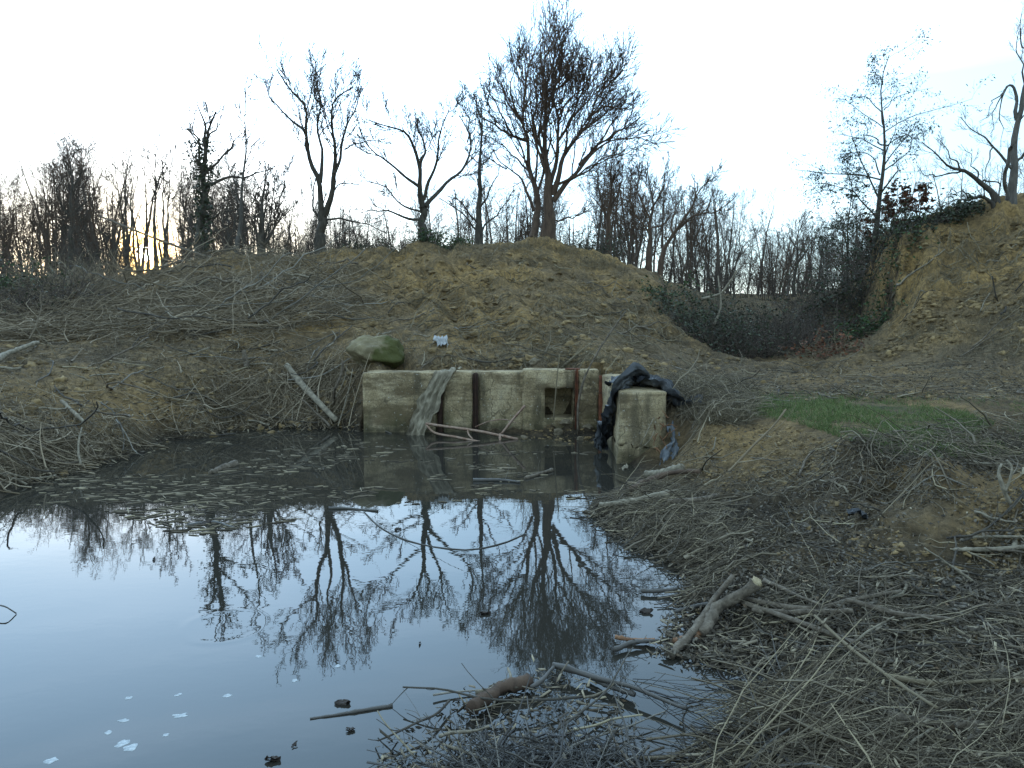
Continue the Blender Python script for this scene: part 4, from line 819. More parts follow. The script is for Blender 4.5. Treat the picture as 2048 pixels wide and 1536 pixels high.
hero('small_tree', 'small bare tree with spreading arms alone in the gap between the mounds', [([(1588, 600), (1592, 540), (1593, 490), (1600, 440)], 9, 1.5), ([(1592, 545), (1570, 500), (1565, 460)], 5, 1), ([(1593, 530), (1620, 490), (1635, 455)], 5, 1), ([(1593, 500), (1580, 470), (1580, 445)], 3, 1)], 44, 25, lv=((8, .55, .3, 6), (7, .62, .5, 5), (5, .6, .62, 5)))
# the slender tree that kept its hanging leaves
root, tp = hero('leafy_tree', 'tall slender tree with sparse hanging dark leaves left of the right mound', [([(1738, 625), (1744, 510), (1757, 410), (1765, 320), (1769, 230), (1766, 160), (1776, 113)], 19, 2), ([(1766, 250), (1740, 200), (1715, 192), (1686, 198)], 4, 1), ([(1760, 350), (1735, 310), (1700, 302), (1690, 330)], 4, 1), ([(1757, 440), (1710, 390), (1670, 370), (1628, 368)], 5, 1.2), ([(1764, 345), (1800, 318), (1845, 256)], 4, 1),
    ([(1762, 290), (1800, 274), (1832, 250)], 4, 1), ([(1752, 430), (1710, 430), (1665, 455)], 4, 1), ([(1768, 220), (1790, 190), (1790, 170)], 3, 1), ([(1766, 170), (1750, 145), (1745, 130)], 2.5, 1), ([(1764, 290), (1730, 260), (1712, 235)], 4, 1)], 25, 26, lv=((13, .8, .34, 6), (6, .7, .5, 5), (3, .6, .5, 4)), lmin=.5, up=-.05, twr=.004, t0=.4)
r_ = np.random.default_rng(6); tips = twigtips(tp, 4600, r_); obj('foliage', leaves(tips+r_.normal(size=tips.shape)*.10, .09, r_, 3.2, droop=.9), M['darkleaf'], root)
root, tp = hero('leafy_tree', 'second thinner stem with dark leaves standing left of the tall slender tree', [([(1694, 640), (1696, 560), (1700, 480), (1702, 380), (1706, 345)], 9, 1.5), ([(1700, 470), (1670, 420), (1650, 410)], 3, 1), ([(1702, 420), (1720, 380), (1730, 372)], 3, 1), ([(1698, 520), (1660, 480), (1640, 470)], 3, 1)], 26, 27, lv=((12, .8, .36, 6), (6, .7, .5, 5), (3, .6, .5, 4)), lmin=.5, up=-.02, twr=.004)
r_ = np.random.default_rng(8); tips = twigtips(tp, 1900, r_); obj('foliage', leaves(tips, .08, r_, 3, droop=.8), M['darkleaf'], root)
# right edge trees on the mound
root, tp = hero('broken_tree', 'big bare tree with a broken hanging limb on top of the right mound', [([(2022, 408), (2028, 330), (2033, 250), (2046, 190), (2062, 110), (2075, 20)], 19, 4), ([(2014, 402), (2010, 350), (2016, 310), (2030, 290)], 10, 8), ([(2034, 240), (2030, 190), (2016, 172), (2005, 190)], 10, 5),
    ([(2010, 180), (1990, 225), (1978, 270)], 4, 1), ([(2008, 182), (2004, 235), (2000, 290)], 4, 1), ([(2012, 176), (1985, 205), (1965, 240)], 4, 1), ([(2026, 340), (1985, 290), (1950, 262), (1915, 232)], 8, 1.5), ([(1985, 290), (1975, 330), (1972, 360)], 4, 1.5), ([(2050, 170), (2038, 110), (2030, 60)], 5, 1.5), ([(2060, 110), (2040, 70), (2046, 20)], 5, 1.5), ([(2030, 330), (2060, 290), (2090, 260)], 8, 3)], 23.3, 28, lv=((8, .5, .3, 7), (7, .62, .5, 5), (5, .6, .62, 5)), twr=.004, mat='barkpale')
hero('fallen_tree', 'bare tree leaning far left out over the top of the right mound', [([(1998, 406), (1972, 372), (1935, 345), (1895, 330), (1868, 305), (1845, 282)], 15, 2), ([(1935, 345), (1900, 345), (1860, 350), (1830, 330)], 6, 1.5), ([(1920, 338), (1890, 300), (1870, 270)], 5, 1), ([(1955, 358), (1945, 320), (1920, 290)], 4, 1), ([(1960, 362), (1990, 365), (2008, 372)], 5, 3)], 23, 29, lv=((9, .55, .28, 6), (7, .62, .5, 5), (5, .6, .62, 5)), twr=.004, up=.16)
hero('arched_tree', 'low arching bare stem bent over the crest of the right mound', [([(1990, 408), (1960, 400), (1920, 402), (1885, 412)], 8, 2), ([(1940, 400), (1925, 385), (1900, 378)], 4, 1)], 22.9, 30, lv=((8, .6, .3, 6), (5, .6, .45, 5)), twr=.004, up=.1)
for k, (px, by, ty, D, n, lb) in enumerate([(1795, 470, 395, 25.5, 900, 'small oak sapling with dry red leaves behind the right mound, leftmost'), (1832, 450, 385, 25, 650, 'small sapling with dry red leaves on the right mound, right of the other red one'), (1765, 560, 440, 25.5, 700, 'tall thin sapling with dry red leaves against the cliff of the right mound')]):
    root, tp = hero('red_sapling', lb, [([(px, by), (px+2, (by+ty)/2), (px+5, ty)], 5, 1.5), ([(px+1, by*.7+ty*.3), (px-20, (by+ty)/2), (px-25, ty+20)], 3, 1), ([(px+1, by*.6+ty*.4), (px+20, (by+ty)/2-5), (px+25, ty+15)], 3, 1)], D, 40+k, lv=((8, .7, .4, 5), (5, .7, .5, 4)), twr=.004, group='saplings with red leaves', cat='sapling')
    r_ = np.random.default_rng(60+k); obj('foliage', leaves(twigtips(tp, n, r_), .12, r_, 1.8), M['redleaf'], root)

# ------------------------------------------------------------------ background woods: prototypes, then copies
def proto_geo(seed, h, style):
    r = np.random.default_rng(seed)
    n0 = 1 if style != 'multi' else 4
    d0 = nrm(np.stack([r.normal(size=n0)*(.08 if n0 == 1 else .3), r.normal(size=n0)*(.08 if n0 == 1 else .3), np.ones(n0)], 1))
    P = walk(np.zeros((n0, 3))+r.normal(size=(n0, 3))*(.0 if n0 == 1 else .08)*[1, 1, 0], d0, np.full(n0, h)*r.uniform(.75, 1, n0), 14, .07, .05, r); P[:, 0, 2] = -.25
    R = np.full((n0, 1), h*.0115/n0**.4)*np.linspace(1, .1, 14)[None]; R[:, 0] *= 1.4
    if style == 'pole': a = dict(n=11, t0=.3, ang=.75, lr=.2)
    elif style == 'oak': a = dict(n=10, t0=.22, ang=.75, lr=.5)
    else: a = dict(n=10, t0=.25, ang=.55, lr=.34)
    P1, R1 = spawn(P, R, a['n'], a['t0'], .97, a['ang'], a['lr'], 8, .13, .1, .62, .012, r)
    P2, R2 = spawn(P1, R1, 6, .15, 1, .75, .5, 6, .14, .07, .55, .010, r)
    P3, R3 = spawn(P2, R2, 5, .15, 1, .7, .6, 4, .13, .04, .6, .010, r)
    P4, R4 = spawn(P3[::2], R3[::2], 3, .2, 1, .65, .7, 4, .13, .04, .7, .010, r)
    return join([tubes(P, R, 6), tubes(P1, R1, 5)]), join([tubes(P2, R2, 3), tubes(P3, R3, 3), tubes(P4, R4, 3)])
protos = []
for k in range(12):
    st = ['tree', 'oak', 'pole', 'multi'][k % 4]; a, b = proto_geo(100+k, 8.0, st); m = ['bark', 'barkred', 'barkpale'][k % 3]
    protos.append((st, mesh('trunk', *a, mat=M[m]), mesh('crown', *b, mat=M['twig'] if m != 'barkred' else M['barkred'])))
ZT = [(-400, 'at the far left edge of the woods', 400), (90, 'in the dense woods well left of the sun', 330), (255, 'in the woods around the sun', 330), (395, 'between the ivy clad tree and the bushy tree', 380), (590, 'behind the tall forked tree', 410), (700, 'between the tall forked tree and the wide armed tree', 425), (850, 'behind the slim straight tree', 360), (990, 'behind the trunk of the big oak', 390),
      (1180, 'on the rise right of the big oak', 330), (1350, 'above the bramble thicket', 400), (1500, 'at the low end of the woods left of the gap', 450), (1580, 'in the gap between the two mounds', 470), (1760, 'behind the crest of the right mound', 385), (2500, '', 380)]
zx = np.array([z[0] for z in ZT]); 
def zone_of(px):
    i = max(0, min(int(np.searchsorted(zx, px, 'right'))-1, len(ZT)-2)); return ZT[i][1]
def topline(px): return -32+np.interp(px, [-200, 0, 60, 130, 200, 300, 400, 500, 600, 700, 800, 880, 1000, 1150, 1220, 1320, 1400, 1480, 1560, 1640, 1720, 1800, 1900, 2300], [380, 385, 400, 330, 330, 340, 370, 375, 420, 430, 420, 390, 380, 380, 330, 330, 390, 410, 450, 465, 440, 375, 365, 350])
DN = {'tree': 'bare branching tree', 'oak': 'bare broad crowned tree', 'pole': 'bare slender tree', 'multi': 'bare many stemmed tree'}
r_ = np.random.default_rng(77)
NB = 186; bp = np.concatenate([r_.uniform(-160, 640, 78), r_.uniform(600, 1580, 68), np.concatenate([r_.uniform(1460, 1760, 26), r_.uniform(1760, 2150, 14)])])
for k, px in enumerate(bp):
    if 245 < px < 345: px += 85*(1 if px > 296 else -1)*(1 if px > 294 else -1)
    D = r_.uniform(38, 78) if px < 1480 or px > 1780 else r_.uniform(44, 80)
    if 1240 < px < 1480 and D < 42: D += 8
    ty = topline(px)+r_.gamma(1.5, 38)-14-(30 if px < 560 else 0)
    b = at(px, 500, D); z = H(b[:1], b[1:2])[0]; h = at(px, ty, D)[2]-z; h = max(h, 2.2)
    st, ma, mb = protos[k % 12]; s = h/8.0*(1.0 if st != 'oak' else .95)
    tall = 'tall' if h > 7.5 else ('young' if h < 4.5 else 'middling')
    rt = empty('bare_tree' if st != 'multi' else 'coppiced_tree', (b[0], b[1], z), f'{tall} {DN[st]} {zone_of(px)}', 'tree', 'bare trees of the woods behind the mound')
    rt.rotation_euler = (0, 0, r_.uniform(0, 6.28)); rt.scale = (s*r_.uniform(.8, 1.1),)*2+(s,)
    for nm, me_ in (('trunk', ma), ('crown', mb)):
        o = bpy.data.objects.new(nm, me_); COL.objects.link(o); o.parent = rt
# undergrowth of thin saplings, one small mesh each
sp = []
for k in range(8):
    r = np.random.default_rng(300+k); n0 = 7
    P = walk(r.normal(size=(n0, 3))*[.35, .35, 0], nrm(r.normal(size=(n0, 3))*[.35, .35, 0]+[0, 0, 1]), r.uniform(1.8, 3.4, n0), 9, .12, .03, r); P[:, 0, 2] = -.2
    R = np.full((n0, 1), .018)*np.linspace(1, .3, 9)[None]
    P1, R1 = spawn(P, R, 8, .15, 1, .7, .35, 5, .2, .05, .6, .009, r); P2, R2 = spawn(P1, R1, 5, .2, 1, .7, .5, 4, .2, .0, .7, .008, r)
    sp.append(mesh('undergrowth', *join([tubes(P, R, 4), tubes(P1, R1, 3), tubes(P2, R2, 3)]), mat=M[['twig', 'bark', 'barkred'][k % 3]]))
bx = np.concatenate([r_.uniform(-150, 620, 70), r_.uniform(600, 1560, 66), r_.uniform(1400, 1760, 44)])
for k, px in enumerate(bx):
    if 245 < px < 340: px += 95*(1 if px > 292 else -1)
    D = (r_.uniform(30, 52) if px < 620 else r_.uniform(36, 60))
    if px > 1400: D += 6
    b = at(px, 500, D); z = H(b[:1], b[1:2])[0]
    o = bpy.data.objects.new('undergrowth_bush', sp[k % 8]); COL.objects.link(o); o.location = (b[0], b[1], z); o.rotation_euler = (0, 0, r_.uniform(0, 6.28)); s = r_.uniform(.6, 1.15); o.scale = (s*1.1, s*1.1, s)
    tag(o, f'thin leafless undergrowth bush {zone_of(px)}', 'bush', 'leafless undergrowth bushes of the woods')
# the far wood behind, one mass
n = 330; px = r_.uniform(-600, 2500, n);   D = r_.uniform(80, 125, n); b = at(px, np.full(n, 500), D); b[:, 2] = 4.4
hgt = np.maximum((at(px, topline(np.clip(px, -200, 2300))+35, D)[:, 2]-b[:, 2])*r_.uniform(.7, 1.15, n), 2.5)
P = walk(b, nrm(r_.normal(size=(n, 3))*.08+[0, 0, 1]), hgt, 8, .06, .05, r_); R = (hgt*.015)[:, None]*np.linspace(1, .15, 8)[None]
P1, R1 = spawn(P, R, 9, .15, 1, .65, .3, 6, .16, .1, .6, .02, r_); P2, R2 = spawn(P1, R1, 5, .2, 1, .6, .5, 4, .2, .05, .7, .016, r_); P3, R3 = spawn(P2, R2, 3, .2, 1, .6, .6, 3, .2, .05, .8, .014, r_)
o = obj('far_woods', join([tubes(P, R, 4), tubes(P1, R1, 3), tubes(P2, R2, 3), tubes(P3, R3, 3)]), M['twig']); tag(o, 'distant leafless woods massed along the horizon', 'woods', kind='stuff')
# ================================================================== brush, twigs, leaves
def lay(c, ln, az, K, curve, lift, up, r, wetok=True):
    """curves lying on the ground: centre c, length, direction; up raises one end"""
    n = len(c); s = np.linspace(-.5, .5, K)[None]; a = az[:, None]+curve[:, None]*s*2+.25*curve[:, None]*np.sin(s*9+r.uniform(0, 6, (n, 1)))
    dx = np.cos(a)*(ln/(K-1))[:, None]; dy = np.sin(a)*(ln/(K-1))[:, None]
    x = np.cumsum(dx, 1); y = np.cumsum(dy, 1); x += c[:, :1]-x.mean(1, keepdims=True); y += c[:, 1:2]-y.mean(1, keepdims=True)
    g = np.maximum(H(x, y), 0); lin = g[:, :1]*(.5-s)+g[:, -1:]*(.5+s)
    z = np.maximum(.55*g+.45*lin, g-.01)+lift[:, None]+up[:, None]*(s+.5)
    return np.stack([x, y, z], -1)
BARE = [(4.6, 6.1, 1.25), (2.9, 8.5, 1.15), (-7.5, 12.6, 2.4), (-3.4, 16.5, 1.2), (5.5, 4.9, .6), (3.3, 5.6, .5)]
def bare(c, r):          # patches where the clay shows through
    k = np.zeros(len(c))
    for x, y, q in BARE: k = np.maximum(k, np.clip(1.25-np.hypot((c[:, 0]-x)/q, (c[:, 1]-y)/q*1.2)+.35*vn(c[:, 0]*2.2, c[:, 1]*2.2, s=8), 0, .85))
    return r.uniform(size=len(c)) > k
LOGS = [(1320, 1330), (1390, 1225), (1445, 1150), (1520, 1150), (1540, 1200), (1470, 1270), (1400, 1310)]
def twigs(zone, n, l0, l1, rad, K, curve, lift, upf, seed, mask=None, az=None, S=3, fork=0, dryf=.7):
    r = np.random.default_rng(seed); c, px, py = inzone(zone, n, r); n = len(c)
    c[:, :2] += r.normal(size=(n, 2))*.04*np.linalg.norm(c[:, :2], axis=1)[:, None]**.5*.5
    c = c[~inpoly(px, py, LOGS)] if lift >= .03 else c
    c = c[bare(c, r)]
    if mask is not None: c = c[mask(c, r)]
    n = len(c); ln = l0*(l1/l0)**r.uniform(0, 1, n)**1.3
    a = r.uniform(0, PI, n) if az is None else az+r.normal(size=n)*.55
    a = a+PI*(r.uniform(size=n) < .5)
    up = np.where(r.uniform(size=n) < upf, ln*r.uniform(.15, .75, n), ln*r.uniform(0, .06, n))
    P = lay(c, ln, a, K, r.normal(size=n)*curve, lift*r.uniform(0, 1, n)**2+.004, up, r)
    dry = (H(P[..., 0], P[..., 1]) > 0).mean(1) > (dryf if upf < .5 else 0); P, ln = P[dry], ln[dry]; n = len(P)
    P[:, 1:-1] += r.normal(size=P[:, 1:-1].shape)*(ln*.012)[:, None, None]
    rs = rad*(.45+r.gamma(1.6, .45, n))*np.minimum(1.5, .5+ln/l1); R = rs[:, None]*np.linspace(1, .35, K)[None]
    g = [tubes(P, R, S)]
    if fork:
        q, qr = spawn(P[:int(n*fork)], R[:int(n*fork)], 2, .3, .95, .6, .4, 4, .12, .01, .6, .002, r); g.append(tubes(q, qr, 3))
    return join(g)
def stuff(name, geo, mat, label, cat):
    o = obj(name, geo, mat); return tag(o, label, cat, kind='stuff')
ZR = [(1180, 1035), (1262, 985), (1330, 970), (1450, 1000), (1600, 1010), (2060, 1040), (2060, 1545), (1440, 1545), (1460, 1470), (1530, 1440), (1585, 1390), (1520, 1345), (1430, 1335), (1330, 1310), (1390, 1230), (1400, 1150), (1300, 1100)]
ZRS = [(1170, 1030), (1262, 975), (1330, 970), (1420, 1010), (1460, 1120), (1520, 1230), (1500, 1310), (1640, 1390), (1560, 1545), (1440, 1545), (1460, 1470), (1540, 1430), (1585, 1390), (1520, 1340), (1430, 1335), (1310, 1310), (1370, 1215), (1360, 1150), (1280, 1110)]
ZRL = [(1380, 1130), (2060, 1180), (2060, 1545), (1480, 1545), (1600, 1410), (1600, 1370), (1520, 1335), (1430, 1325), (1400, 1240)]
ZRU = [(1340, 930), (1480, 850), (1680, 890), (2060, 945), (2060, 1040), (1450, 990)]
ZP = [(765, 1500), (880, 1430), (960, 1380), (1090, 1345), (1180, 1365), (1235, 1420), (1275, 1500), (1300, 1545), (740, 1545)]
ZPE = [(1080, 1340), (1200, 1320), (1400, 1350), (1560, 1390), (1480, 1440), (1400, 1480), (1200, 1430)]
ZL = [(-20, 700), (350, 660), (700, 690), (722, 858), (450, 868), (330, 885), (220, 930), (90, 965), (-20, 1005)]
ZLL = [(-20, 830), (200, 800), (420, 780), (600, 740), (722, 740), (722, 858), (450, 868), (330, 885), (220, 930), (90, 965), (-20, 1005)]
ZH = [(120, 640), (240, 600), (330, 545), (400, 510), (470, 500), (575, 505), (700, 560), (720, 640), (560, 680), (300, 680), (140, 660)]
ZHill = [(560, 520), (850, 495), (1080, 482), (1250, 540), (1340, 600), (1380, 700), (1500, 722), (1350, 752), (1000, 738), (725, 738), (690, 640)]
ZMound = [(1790, 480), (2060, 405), (2060, 720), (1690, 722), (1780, 610)]
ZTerr = [(1380, 722), (2060, 725), (2060, 800), (1340, 800)]
ZTuft = [(1330, 760), (1480, 760), (1520, 800), (1500, 850), (1400, 850), (1345, 815)]
ZWater = [(93, 965), (330, 895), (480, 872), (720, 872), (900, 900), (1190, 905), (1200, 1000), (950, 1000), (700, 1020), (400, 1075), (150, 1010), (0, 1010)]
def clump(sc, th):
    return lambda c, r: fbm(c[:, 0]*sc, c[:, 1]*sc, 3, 17)*.5+.5 > th+r.uniform(-.25, .25, len(c))
# right bank
stuff('twig_litter', join([twigs(ZR, 8500, .05, .42, .0022, 5, .5, .02, .12, 1, clump(.75, .45)), twigs(ZRS, 4200, .15, .95, .0034, 7, .45, .07, .10, 2, az=.25, fork=.4), twigs(ZRL, 6500, .08, .75, .0024, 6, .4, .05, .10, 3, clump(.9, .44), az=.1, fork=.3)]), M['litter'], 'tangled grey twigs and stalks covering the right bank', 'twigs')
stuff('twig_litter', join([twigs(ZRU, 1300, .08, .5, .003, 5, .5, .03, .15, 4), twigs(ZTuft, 1500, .2, .9, .003, 7, 1.0, .18, .25, 5), twigs(ZTerr, 2400, .12, .7, .004, 5, .5, .02, .12, 6, clump(.5, .4)), twigs([(1700, 880), (2060, 800), (2060, 960), (1760, 925)], 1500, .1, .7, .003, 6, .5, .08, .2, 7)]), M['litter'], 'thin dry twigs scattered on the terrace round the green grass', 'twigs')
stuff('wet_twig_litter', join([twigs(ZP, 2800, .08, .55, .003, 6, .45, .07, .10, 8, fork=.4, dryf=0), twigs(ZPE, 110, .12, .7, .003, 7, .5, .012, .1, 9, fork=.6, dryf=0), twigs([(1150, 1040), (1260, 1090), (1340, 1130), (1390, 1200), (1330, 1260), (1300, 1180), (1180, 1100)], 150, .08, .45, .003, 6, .5, .008, .12, 10, fork=.5, dryf=0), twigs([(1330, 1310), (1440, 1340), (1560, 1390), (1500, 1440), (1390, 1500), (1360, 1545), (1480, 1545), (1620, 1420), (1560, 1330), (1400, 1290)], 800, .08, .6, .0032, 6, .5, .03, .12, 11, fork=.4, dryf=.6)]), M['litterdark'], 'dark wet twigs matted in the shallows and on the debris pile', 'twigs')
# left bank and hillside
stuff('brushwood', join([twigs(ZL, 3600, .12, 1.0, .0048, 5, .5, .05, .2, 12, clump(.6, .42)), twigs(ZLL, 2300, .15, 1.1, .0055, 6, .5, .10, .3, 13, clump(.7, .3), fork=.3, dryf=.4)]), M['brush'], 'dead twigs and broken stalks strewn over the left bank', 'brushwood')
stuff('brushwood', join([twigs(ZH, 2600, .5, 2.4, .0075, 9, .8, .45, .14, 14, fork=.6), twigs([(-20, 590), (120, 590), (240, 580), (250, 680), (-20, 690)], 1300, .5, 1.8, .007, 8, .8, .3, .2, 15, fork=.3)]), M['brush'], 'heap of long tangled grey brushwood below the sun', 'brushwood')
stuff('dry_stalks', join([twigs(ZHill, 5200, .12, .8, .006, 5, .6, .05, .25, 16, clump(.45, .42)), twigs(ZMound, 2600, .1, .7, .005, 5, .5, .03, .12, 17, clump(.6, .45)), twigs(ZHill, 160, .4, 1.4, .008, 7, .4, .06, .15, 18)]), M['straw'], 'dry stalks and twigs scattered over the ochre slopes', 'stalks')
# leaf litter and chips
def litter(zone, n, size, seed, asp, mask=None, lift=.02):
    r = np.random.default_rng(seed); c, _, _ = inzone(zone, n, r); n = len(c); c[:, :2] += r.normal(size=(n, 2))*.05
    c[:, 2] = np.maximum(H(c[:, 0], c[:, 1]), 0)+r.uniform(0, 1, n)*lift
    c = c[bare(c, r)]
    if mask: c = c[mask(c, r)]
    return leaves(c, size, r, asp)
stuff('leaf_litter', join([litter(ZR, 22000, .036, 21, 2.0, clump(.8, .25), .03), litter(ZRL, 17000, .04, 22, 2.6, clump(1.2, .3), .05), litter(ZRS, 5000, .04, 29, 3, clump(1.2, .35), .05), litter(ZRU, 7000, .03, 23, 2.2), litter(ZP, 500, .035, 24, 3), litter(ZTerr, 3500, .05, 25, 2.5), litter(ZL, 7000, .06, 26, 3), litter([(1690, 880), (2060, 860), (2060, 960), (1750, 930)], 2600, .045, 27, 2)]), M['deadleaf'], 'withered leaves and wood chips littering the banks', 'leaf litter')
def chips(zone, n, size, wd, seed, mask=None, lift=.05):
    r = np.random.default_rng(seed); c, px, py = inzone(zone, n, r); c = c[~inpoly(px, py, LOGS)]; c[:, :2] += r.normal(size=(len(c), 2))*.04
    if mask: c = c[mask(c, r)]
    n = len(c); c[:, 2] = np.maximum(H(c[:, 0], c[:, 1]), 0)+r.uniform(0, 1, n)**2*lift
    d = r.normal(size=(n, 3))*[1, 1, .3]; d = nrm(d); b = nrm(np.cross(d, r.normal(size=(n, 3))*.4+[0, 0, 1])); s = (size*r.uniform(.35, 1.3, n))[:, None]*.5; w = (wd*r.uniform(.4, 1.4, n))[:, None]*.5; nn = np.cross(d, b)*w*.35
    q = lambda: r.uniform(.35, 1.1, (n, 1))
    V = np.stack([c-d*s-b*w*q(), c+d*s*q()-b*w*q(), c+d*s+b*w*q(), c-d*s*q()+b*w*q()], 1); V = np.concatenate([V, V-nn[:, None]], 1).reshape(-1, 3)
    f = np.array([[0, 1, 2, 3], [7, 6, 5, 4], [0, 4, 5, 1], [1, 5, 6, 2], [2, 6, 7, 3], [3, 7, 4, 0]]); return (V, (f[None]+8*np.arange(n)[:, None, None]).reshape(-1, 4))
stuff('wood_chips', join([chips(ZRL, 4200, .10, .014, 61, clump(1.1, .38), .08), chips(ZRS, 2200, .12, .014, 62, clump(1.1, .38), .08), chips(ZR, 5000, .05, .012, 63, clump(.9, .35), .03), chips(ZP, 350, .08, .012, 64, None, .08), chips(ZLL, 2400, .13, .02, 65, clump(1, .4), .1), chips(ZL, 2400, .12, .02, 66, clump(.6, .4), .05), chips(ZTerr, 1400, .09, .02, 67, clump(.6, .45), .02), chips(ZHill, 1500, .12, .025, 68, clump(.5, .45), .03)]), M['litter'], 'splintered wood chips and bark flakes lying over the twigs', 'wood chips')
# clods of earth
def clods(zone, n, s0, s1, seed, mask=None):
    r = np.random.default_rng(seed); c, _, _ = inzone(zone, n, r)
    c[:, 2] = np.maximum(H(c[:, 0], c[:, 1]), 0)-.006
    if mask: c = c[mask(c, r)]
    n = len(c); p = (1+5**.5)/2
    b = nrm(np.array([(-1, p, 0), (1, p, 0), (-1, -p, 0), (1, -p, 0), (0, -1, p), (0, 1, p), (0, -1, -p), (0, 1, -p), (p, 0, -1), (p, 0, 1), (-p, 0, -1), (-p, 0, 1)], float))
    f = [(0, 11, 5), (0, 5, 1), (0, 1, 7), (0, 7, 10), (0, 10, 11), (1, 5, 9), (5, 11, 4), (11, 10, 2), (10, 7, 6), (7, 1, 8), (3, 9, 4), (3, 4, 2), (3, 2, 6), (3, 6, 8), (3, 8, 9), (4, 9, 5), (2, 4, 11), (6, 2, 10), (8, 6, 7), (9, 8, 1)]
    ed = {}; V = [tuple(x) for x in b]; F2 = []
    def midp(i, j):
        k = (min(i, j), max(i, j))
        if k not in ed: ed[k] = len(V); V.append(tuple(nrm((b[i]+b[j])/2)))
        return ed[k]
    for i, j, k in f: x, y, z = midp(i, j), midp(j, k), midp(k, i); F2 += [(i, x, z), (j, y, x), (k, z, y), (x, y, z)]
    V = np.array(V); F2 = np.array(F2); m = len(V)
    s = s0*(s1*.75/s0)**(r.uniform(size=n)**3); X = V[None]*(1+.38*r.normal(size=(n, m, 1)))*s[:, None, None]*r.uniform(.7, 1.3, (n, 1, 3))*[1, 1, .6]+c[:, None]
    return (X.reshape(-1, 3), None, (F2[None]+np.arange(n)[:, None, None]*m).reshape(-1, 3))
stuff('earth_clods', join([clods([(1335, 940), (1400, 850), (1560, 845), (1690, 890), (1640, 960), (1450, 985)], 5200, .006, .034, 31, clump(1.2, .3)), clods([(1650, 1000), (2060, 960), (2060, 1250), (1800, 1230), (1660, 1100)], 3600, .006, .045, 32, clump(.8, .42)), clods(ZR, 2600, .006, .035, 33, clump(.8, .4)), clods(ZHill, 4600, .015, .15, 34, clump(.4, .4)), clods(ZMound, 4200, .015, .13, 35, clump(.5, .4)), clods(ZTerr, 2000, .012, .07, 36, clump(.5, .4)), clods(ZL, 1300, .02, .14, 37, clump(.5, .45)), clods([(1050, 845), (1195, 848), (1200, 895), (1040, 880)], 300, .01, .05, 38)]), M['clod'], 'crumbly clods of ochre earth lying on the slopes', 'clods')
# grass
def grass(zone, n, h, seed, mask=None):
    r = np.random.default_rng(seed); c, _, _ = inzone(zone, n, r); c[:, 2] = H(c[:, 0], c[:, 1])-.005
    if mask: c = c[mask(c, r)]
    n = len(c); P = walk(c, nrm(r.normal(size=(n, 3))*[.45, .45, .1]+[0, 0, 1]), h*r.uniform(.4, 1.3, n), 4, .25, -.12, r)
    return tubes(P, np.full((n, 1), .0032)*np.array([1, .9, .6, .1])[None], 3)
ZG = [(1480, 808), (1540, 792), (1680, 796), (1800, 806), (1930, 826), (1990, 850), (1930, 880), (1770, 888), (1700, 884), (1640, 862), (1560, 838), (1500, 830)]
stuff('grass', join([grass(ZG, 15000, .085, 41, clump(1.3, .42)), grass([(1690, 860), (2060, 835), (2060, 925), (1760, 915)], 3800, .08, 42, clump(.9, .45)), grass([(1340, 775), (1420, 768), (1560, 795), (1560, 840), (1400, 825)], 3000, .075, 43, clump(1.3, .45)), grass([(1450, 780), (2000, 790), (2060, 840), (1900, 830), (1500, 805)], 3000, .06, 44, clump(.8, .5))]), M['grass'], 'patch of short green grass on the right terrace', 'grass')
stuff('dry_grass', join([grass(ZHill, 14000, .22, 45, clump(.7, .52)), grass(ZMound, 6000, .2, 46, clump(.8, .52)), grass(ZL, 6000, .2, 47, clump(.9, .5)), grass(ZTuft, 5000, .2, 48), grass([(600, 505), (860, 490), (1080, 474), (1260, 530), (1240, 560), (1080, 500), (860, 515), (620, 530)], 5000, .3, 49, clump(.8, .4))]), M['straw'], 'withered grass tufts on the slopes', 'dry grass')
# bits afloat
def flot(n, seed):
    r = np.random.default_rng(seed); _, px, py = inzone(ZWater, n*4, r); c = wat(px, py); k = (fbm(c[:, 0]*.9, c[:, 1]*1.4, 3, 9)*.5+.5 > .5+r.uniform(-.08, .10, len(c))) & (H(c[:, 0], c[:, 1]) < -.02); c = c[k][:n]; n = len(c)
    a = r.normal(size=n)*.5+.1; ln = .03*(9**r.uniform(size=n)); P = c[:, None]+np.stack([np.cos(a), np.sin(a), 0*a], -1)[:, None]*(ln[:, None, None]*np.linspace(-.5, .5, 3)[None, :, None]); P[..., 2] = .004
    return tubes(P, np.full((n, 1), .006)*np.array([.6, 1, .5])[None]*r.uniform(.5, 1.6, (n, 1)), 4)
stuff('floating_debris', flot(1100, 51), M['litter'], 'pale bits of straw and bark drifting on the far water', 'floating debris')
